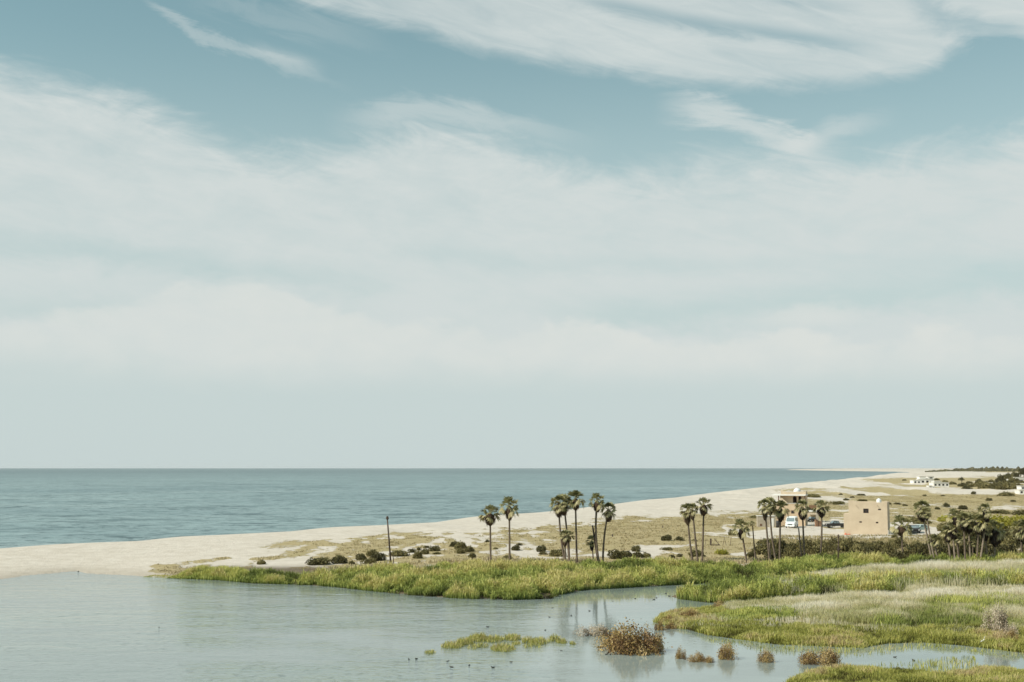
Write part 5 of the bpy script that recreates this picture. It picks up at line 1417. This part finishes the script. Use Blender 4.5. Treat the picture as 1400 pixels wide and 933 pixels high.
# ------------------------------------------------------------------ bushes standing in the lagoon
GM = 'rusty bushes standing in the shallow water'
M_ = [('rust', 866, 894, 78, 34, 'large rust and olive bush standing in the lagoon'), ('rust', 842, 888, 50, 25, 'left half of the big rust bush mass, leaning over the pale mound'), ('rust', 886, 891, 40, 27, 'right shoulder of the big rust bush mass'),
      ('rust', 994, 902, 27, 20, 'round rusty bush alone in the channel, third from the big bush'), ('rust', 954, 905, 26, 11, 'low rusty bush in the channel between two others'), ('rust', 969, 906, 16, 8, 'tiny low bush touching the round channel one'),
      ('rust', 931, 901, 14, 14, 'thin upright rusty bush just right of the big bush'), ('rust', 1048, 906, 24, 15, 'rounded rusty bush in the middle of the channel'),
      ('rust', 1112, 908, 42, 15, 'left part of the wide rusty bush nearest the foreground bank'), ('rust', 1134, 911, 30, 23, 'right part of the wide rusty bush nearest the foreground bank'),
      ('rust', 915, 852, 24, 10, 'brown bush at the tip of the brown point'), ('rust', 945, 846, 30, 11, 'brown bush on the middle of the brown point'), ('rust', 985, 833, 22, 11, 'dark rusty bush beside the end of the tall reeds'),
      ('rust', 902, 862, 14, 12, 'small olive brown bush between the big bush and the bank'), ('rust', 918, 860, 16, 9, 'small low bush hugging the bank beside the big bush'),
      ('dead', 810, 870, 46, 14, 'pale bleached mound of twigs left of the big rust bush'),
      ('dead', 1364, 872, 34, 40, 'tall bleached dry bush in the marsh at the right'), ('dead', 1384, 876, 22, 20, 'smaller bleached bush right of the tall dry one'), ('rust', 1386, 880, 18, 16, 'dark brown bush at the foot of the bleached ones')]
for k_, u, v, w, h, lab in M_:
    shrub(k_, u, v, w, h, lab, GM if k_ == 'rust' else None, 'bush')
# low island of sedge in the open water
isl = []
for (u, v, w, h, n) in [(588, 893, 16, 8, 60), (618, 884, 30, 12, 260), (636, 880, 24, 14, 200), (655, 875, 30, 15, 300), (675, 876, 26, 13, 200), (700, 874, 26, 12, 220), (722, 878, 18, 14, 120), (738, 879, 26, 14, 180), (758, 876, 16, 16, 90), (768, 879, 14, 12, 90), (688, 888, 34, 14, 260), (657, 884, 22, 9, 70), (706, 881, 12, 9, 60), (728, 884, 26, 10, 80), (783, 881, 8, 9, 40), (648, 886, 20, 8, 50)]:
    x, y = place(u, v); s = y / FPX; n = int(n * 1.5)
    a = r2.uniform(0, 6.283, n); q = np.sqrt(r2.rand(n))
    xx = x + np.cos(a) * q * w * s / 2; yy = y + np.sin(a) * q * w * s / 2 * 1.8
    isl.append(blades(xx, yy, np.full(n, -0.02), h * s * r2.uniform(.35, 1.0, n) * (1 - .5 * q), 0.05 * r2.uniform(.6, 1.4, n), 0.75, np.clip(0.70 + r2.normal(0, .25, n), 0, 1), rr=r2, basetone=0.3))
stuff('water_grass', 'straggling island of brownish grass in the open lagoon', isl, SEDGEM)

# ------------------------------------------------------------------ birds on the lagoon
BIRDM = mat_rough('dark_plumage', (0.025, 0.022, 0.020), (0.06, 0.05, 0.045), 8, 0.7)
BILLM = mat_rough('pale_bill', (0.5, 0.47, 0.4), (0.6, 0.56, 0.5), 8, 0.5)
WBIRD = mat_rough('white_plumage', (0.72, 0.70, 0.66), (0.8, 0.78, 0.75), 8, 0.7)
def loft(mb, secs, n=10):
    rings = []
    for (x, z, ry, rz_) in secs:
        rings.append([mb.b.verts.new((x, ry * math.cos(2 * math.pi * k / n), z + rz_ * math.sin(2 * math.pi * k / n))) for k in range(n)])
    for A, B in zip(rings, rings[1:]):
        for k in range(n): mb.b.faces.new([A[k], B[k], B[(k + 1) % n], A[(k + 1) % n]])
    mb.b.faces.new(rings[0]); mb.b.faces.new(rings[-1][::-1])
def bird_meshes():
    e = empty('water_bird', (0, 0, 0))
    mb = MB()
    # tail, back, breast, then the neck curving up to the head: one skin
    loft(mb, [(-.24, .10, .01, .01), (-.18, .08, .05, .03), (-.08, .06, .085, .065), (.04, .055, .095, .075), (.12, .07, .075, .07), (.155, .12, .035, .045), (.175, .135, .028, .03), (.195, .145, .036, .036), (.225, .145, .03, .03), (.25, .14, .012, .012)])
    mb.build('body', BIRDM, e, True)
    mb = MB(); loft(mb, [(.245, .14, .012, .012), (.285, .132, .004, .005)], 6); mb.build('bill', BILLM, e)
    return e
proto = bird_meshes()
def copy_tree(o):
    c = o.copy(); scene.collection.objects.link(c)
    for ch in o.children:
        k = ch.copy(); scene.collection.objects.link(k); k.parent = c
    return c
birds = [(755.3, 831.5), (751.3, 844.3), (781, 842), (745.5, 862), (666.8, 857.8), (767.5, 890.2), (559, 902), (569.3, 901.6), (612, 904.6), (617, 912.6), (618.8, 912.7), (641.5, 910.4), (674, 913.2), (698.8, 905.6), (806, 835.8), (838, 822.3), (868.5, 818.8), (894, 820.2),
         (897.5, 817.8), (856, 845.3), (834.3, 895.6), (910.5, 811.8), (915, 815.5), (217.5, 858), (107, 781.6), (902, 883.5), (1223.5, 899), (1249, 903.5), (1159, 920.5), (829, 895.2), (936, 902)]
for i, (u, v) in enumerate(birds):
    o = proto if i == 0 else copy_tree(proto)
    x, y = place(u, v); o.location = (x, y, -0.015); o.rotation_euler = (0, 0, (i * 2.4) % 6.28); q = 0.55 + 0.3 * ((i * 7) % 5) / 4; o.scale = (q, q, q)
    tag(o, 'small dark water bird floating on the lagoon', 'bird', 'water birds on the lagoon')
def egret(u, v, label, s_=1.0):
    x, y, z = ground(u, v)
    e = empty('white_bird', (x, y, z)); e.scale = (s_, s_, s_)
    mb = MB(); loft(mb, [(-.26, .42, .01, .01), (-.16, .45, .05, .05), (0, .50, .10, .11), (.12, .56, .08, .09), (.18, .66, .035, .05), (.17, .76, .028, .03), (.20, .86, .028, .03), (.235, .90, .036, .034), (.28, .90, .014, .014)]); mb.build('body', WBIRD, e, True)
    mb = MB(); loft(mb, [(.275, .90, .013, .013), (.38, .885, .003, .003)], 6); mb.build('bill', BILLM, e)
    for sg in (-1, 1):
        mb = MB(); mb.tube([(.0, sg * .035, .42), (.02, sg * .035, .2), (0, sg * .035, -.1)], .012, 5); mb.build('leg', BIRDM, e)
    tag(e, label, 'bird')
egret(1343.5, 883.5, 'white bird standing at the marsh edge above the right channel', 0.9)
egret(1345.3, 771.5, 'white bird at the foot of the palm grove', 1.15)

# ------------------------------------------------------------------ air
mb = MB(); mb.box(-40000, 40000, -60, 45000, -4.0, 30.0)
hz_m = bpy.data.materials.new('haze'); hz_m.use_nodes = True
t = hz_m.node_tree
t.nodes.remove(t.nodes['Principled BSDF'])
pv = t.nodes.new('ShaderNodeVolumePrincipled')
pv.inputs['Color'].default_value = (0.93, 0.96, 0.97, 1); pv.inputs['Density'].default_value = HAZE
t.links.new(pv.outputs[0], t.nodes['Material Output'].inputs['Volume'])
hz = mb.build('haze', hz_m); tag(hz, kind='stuff')
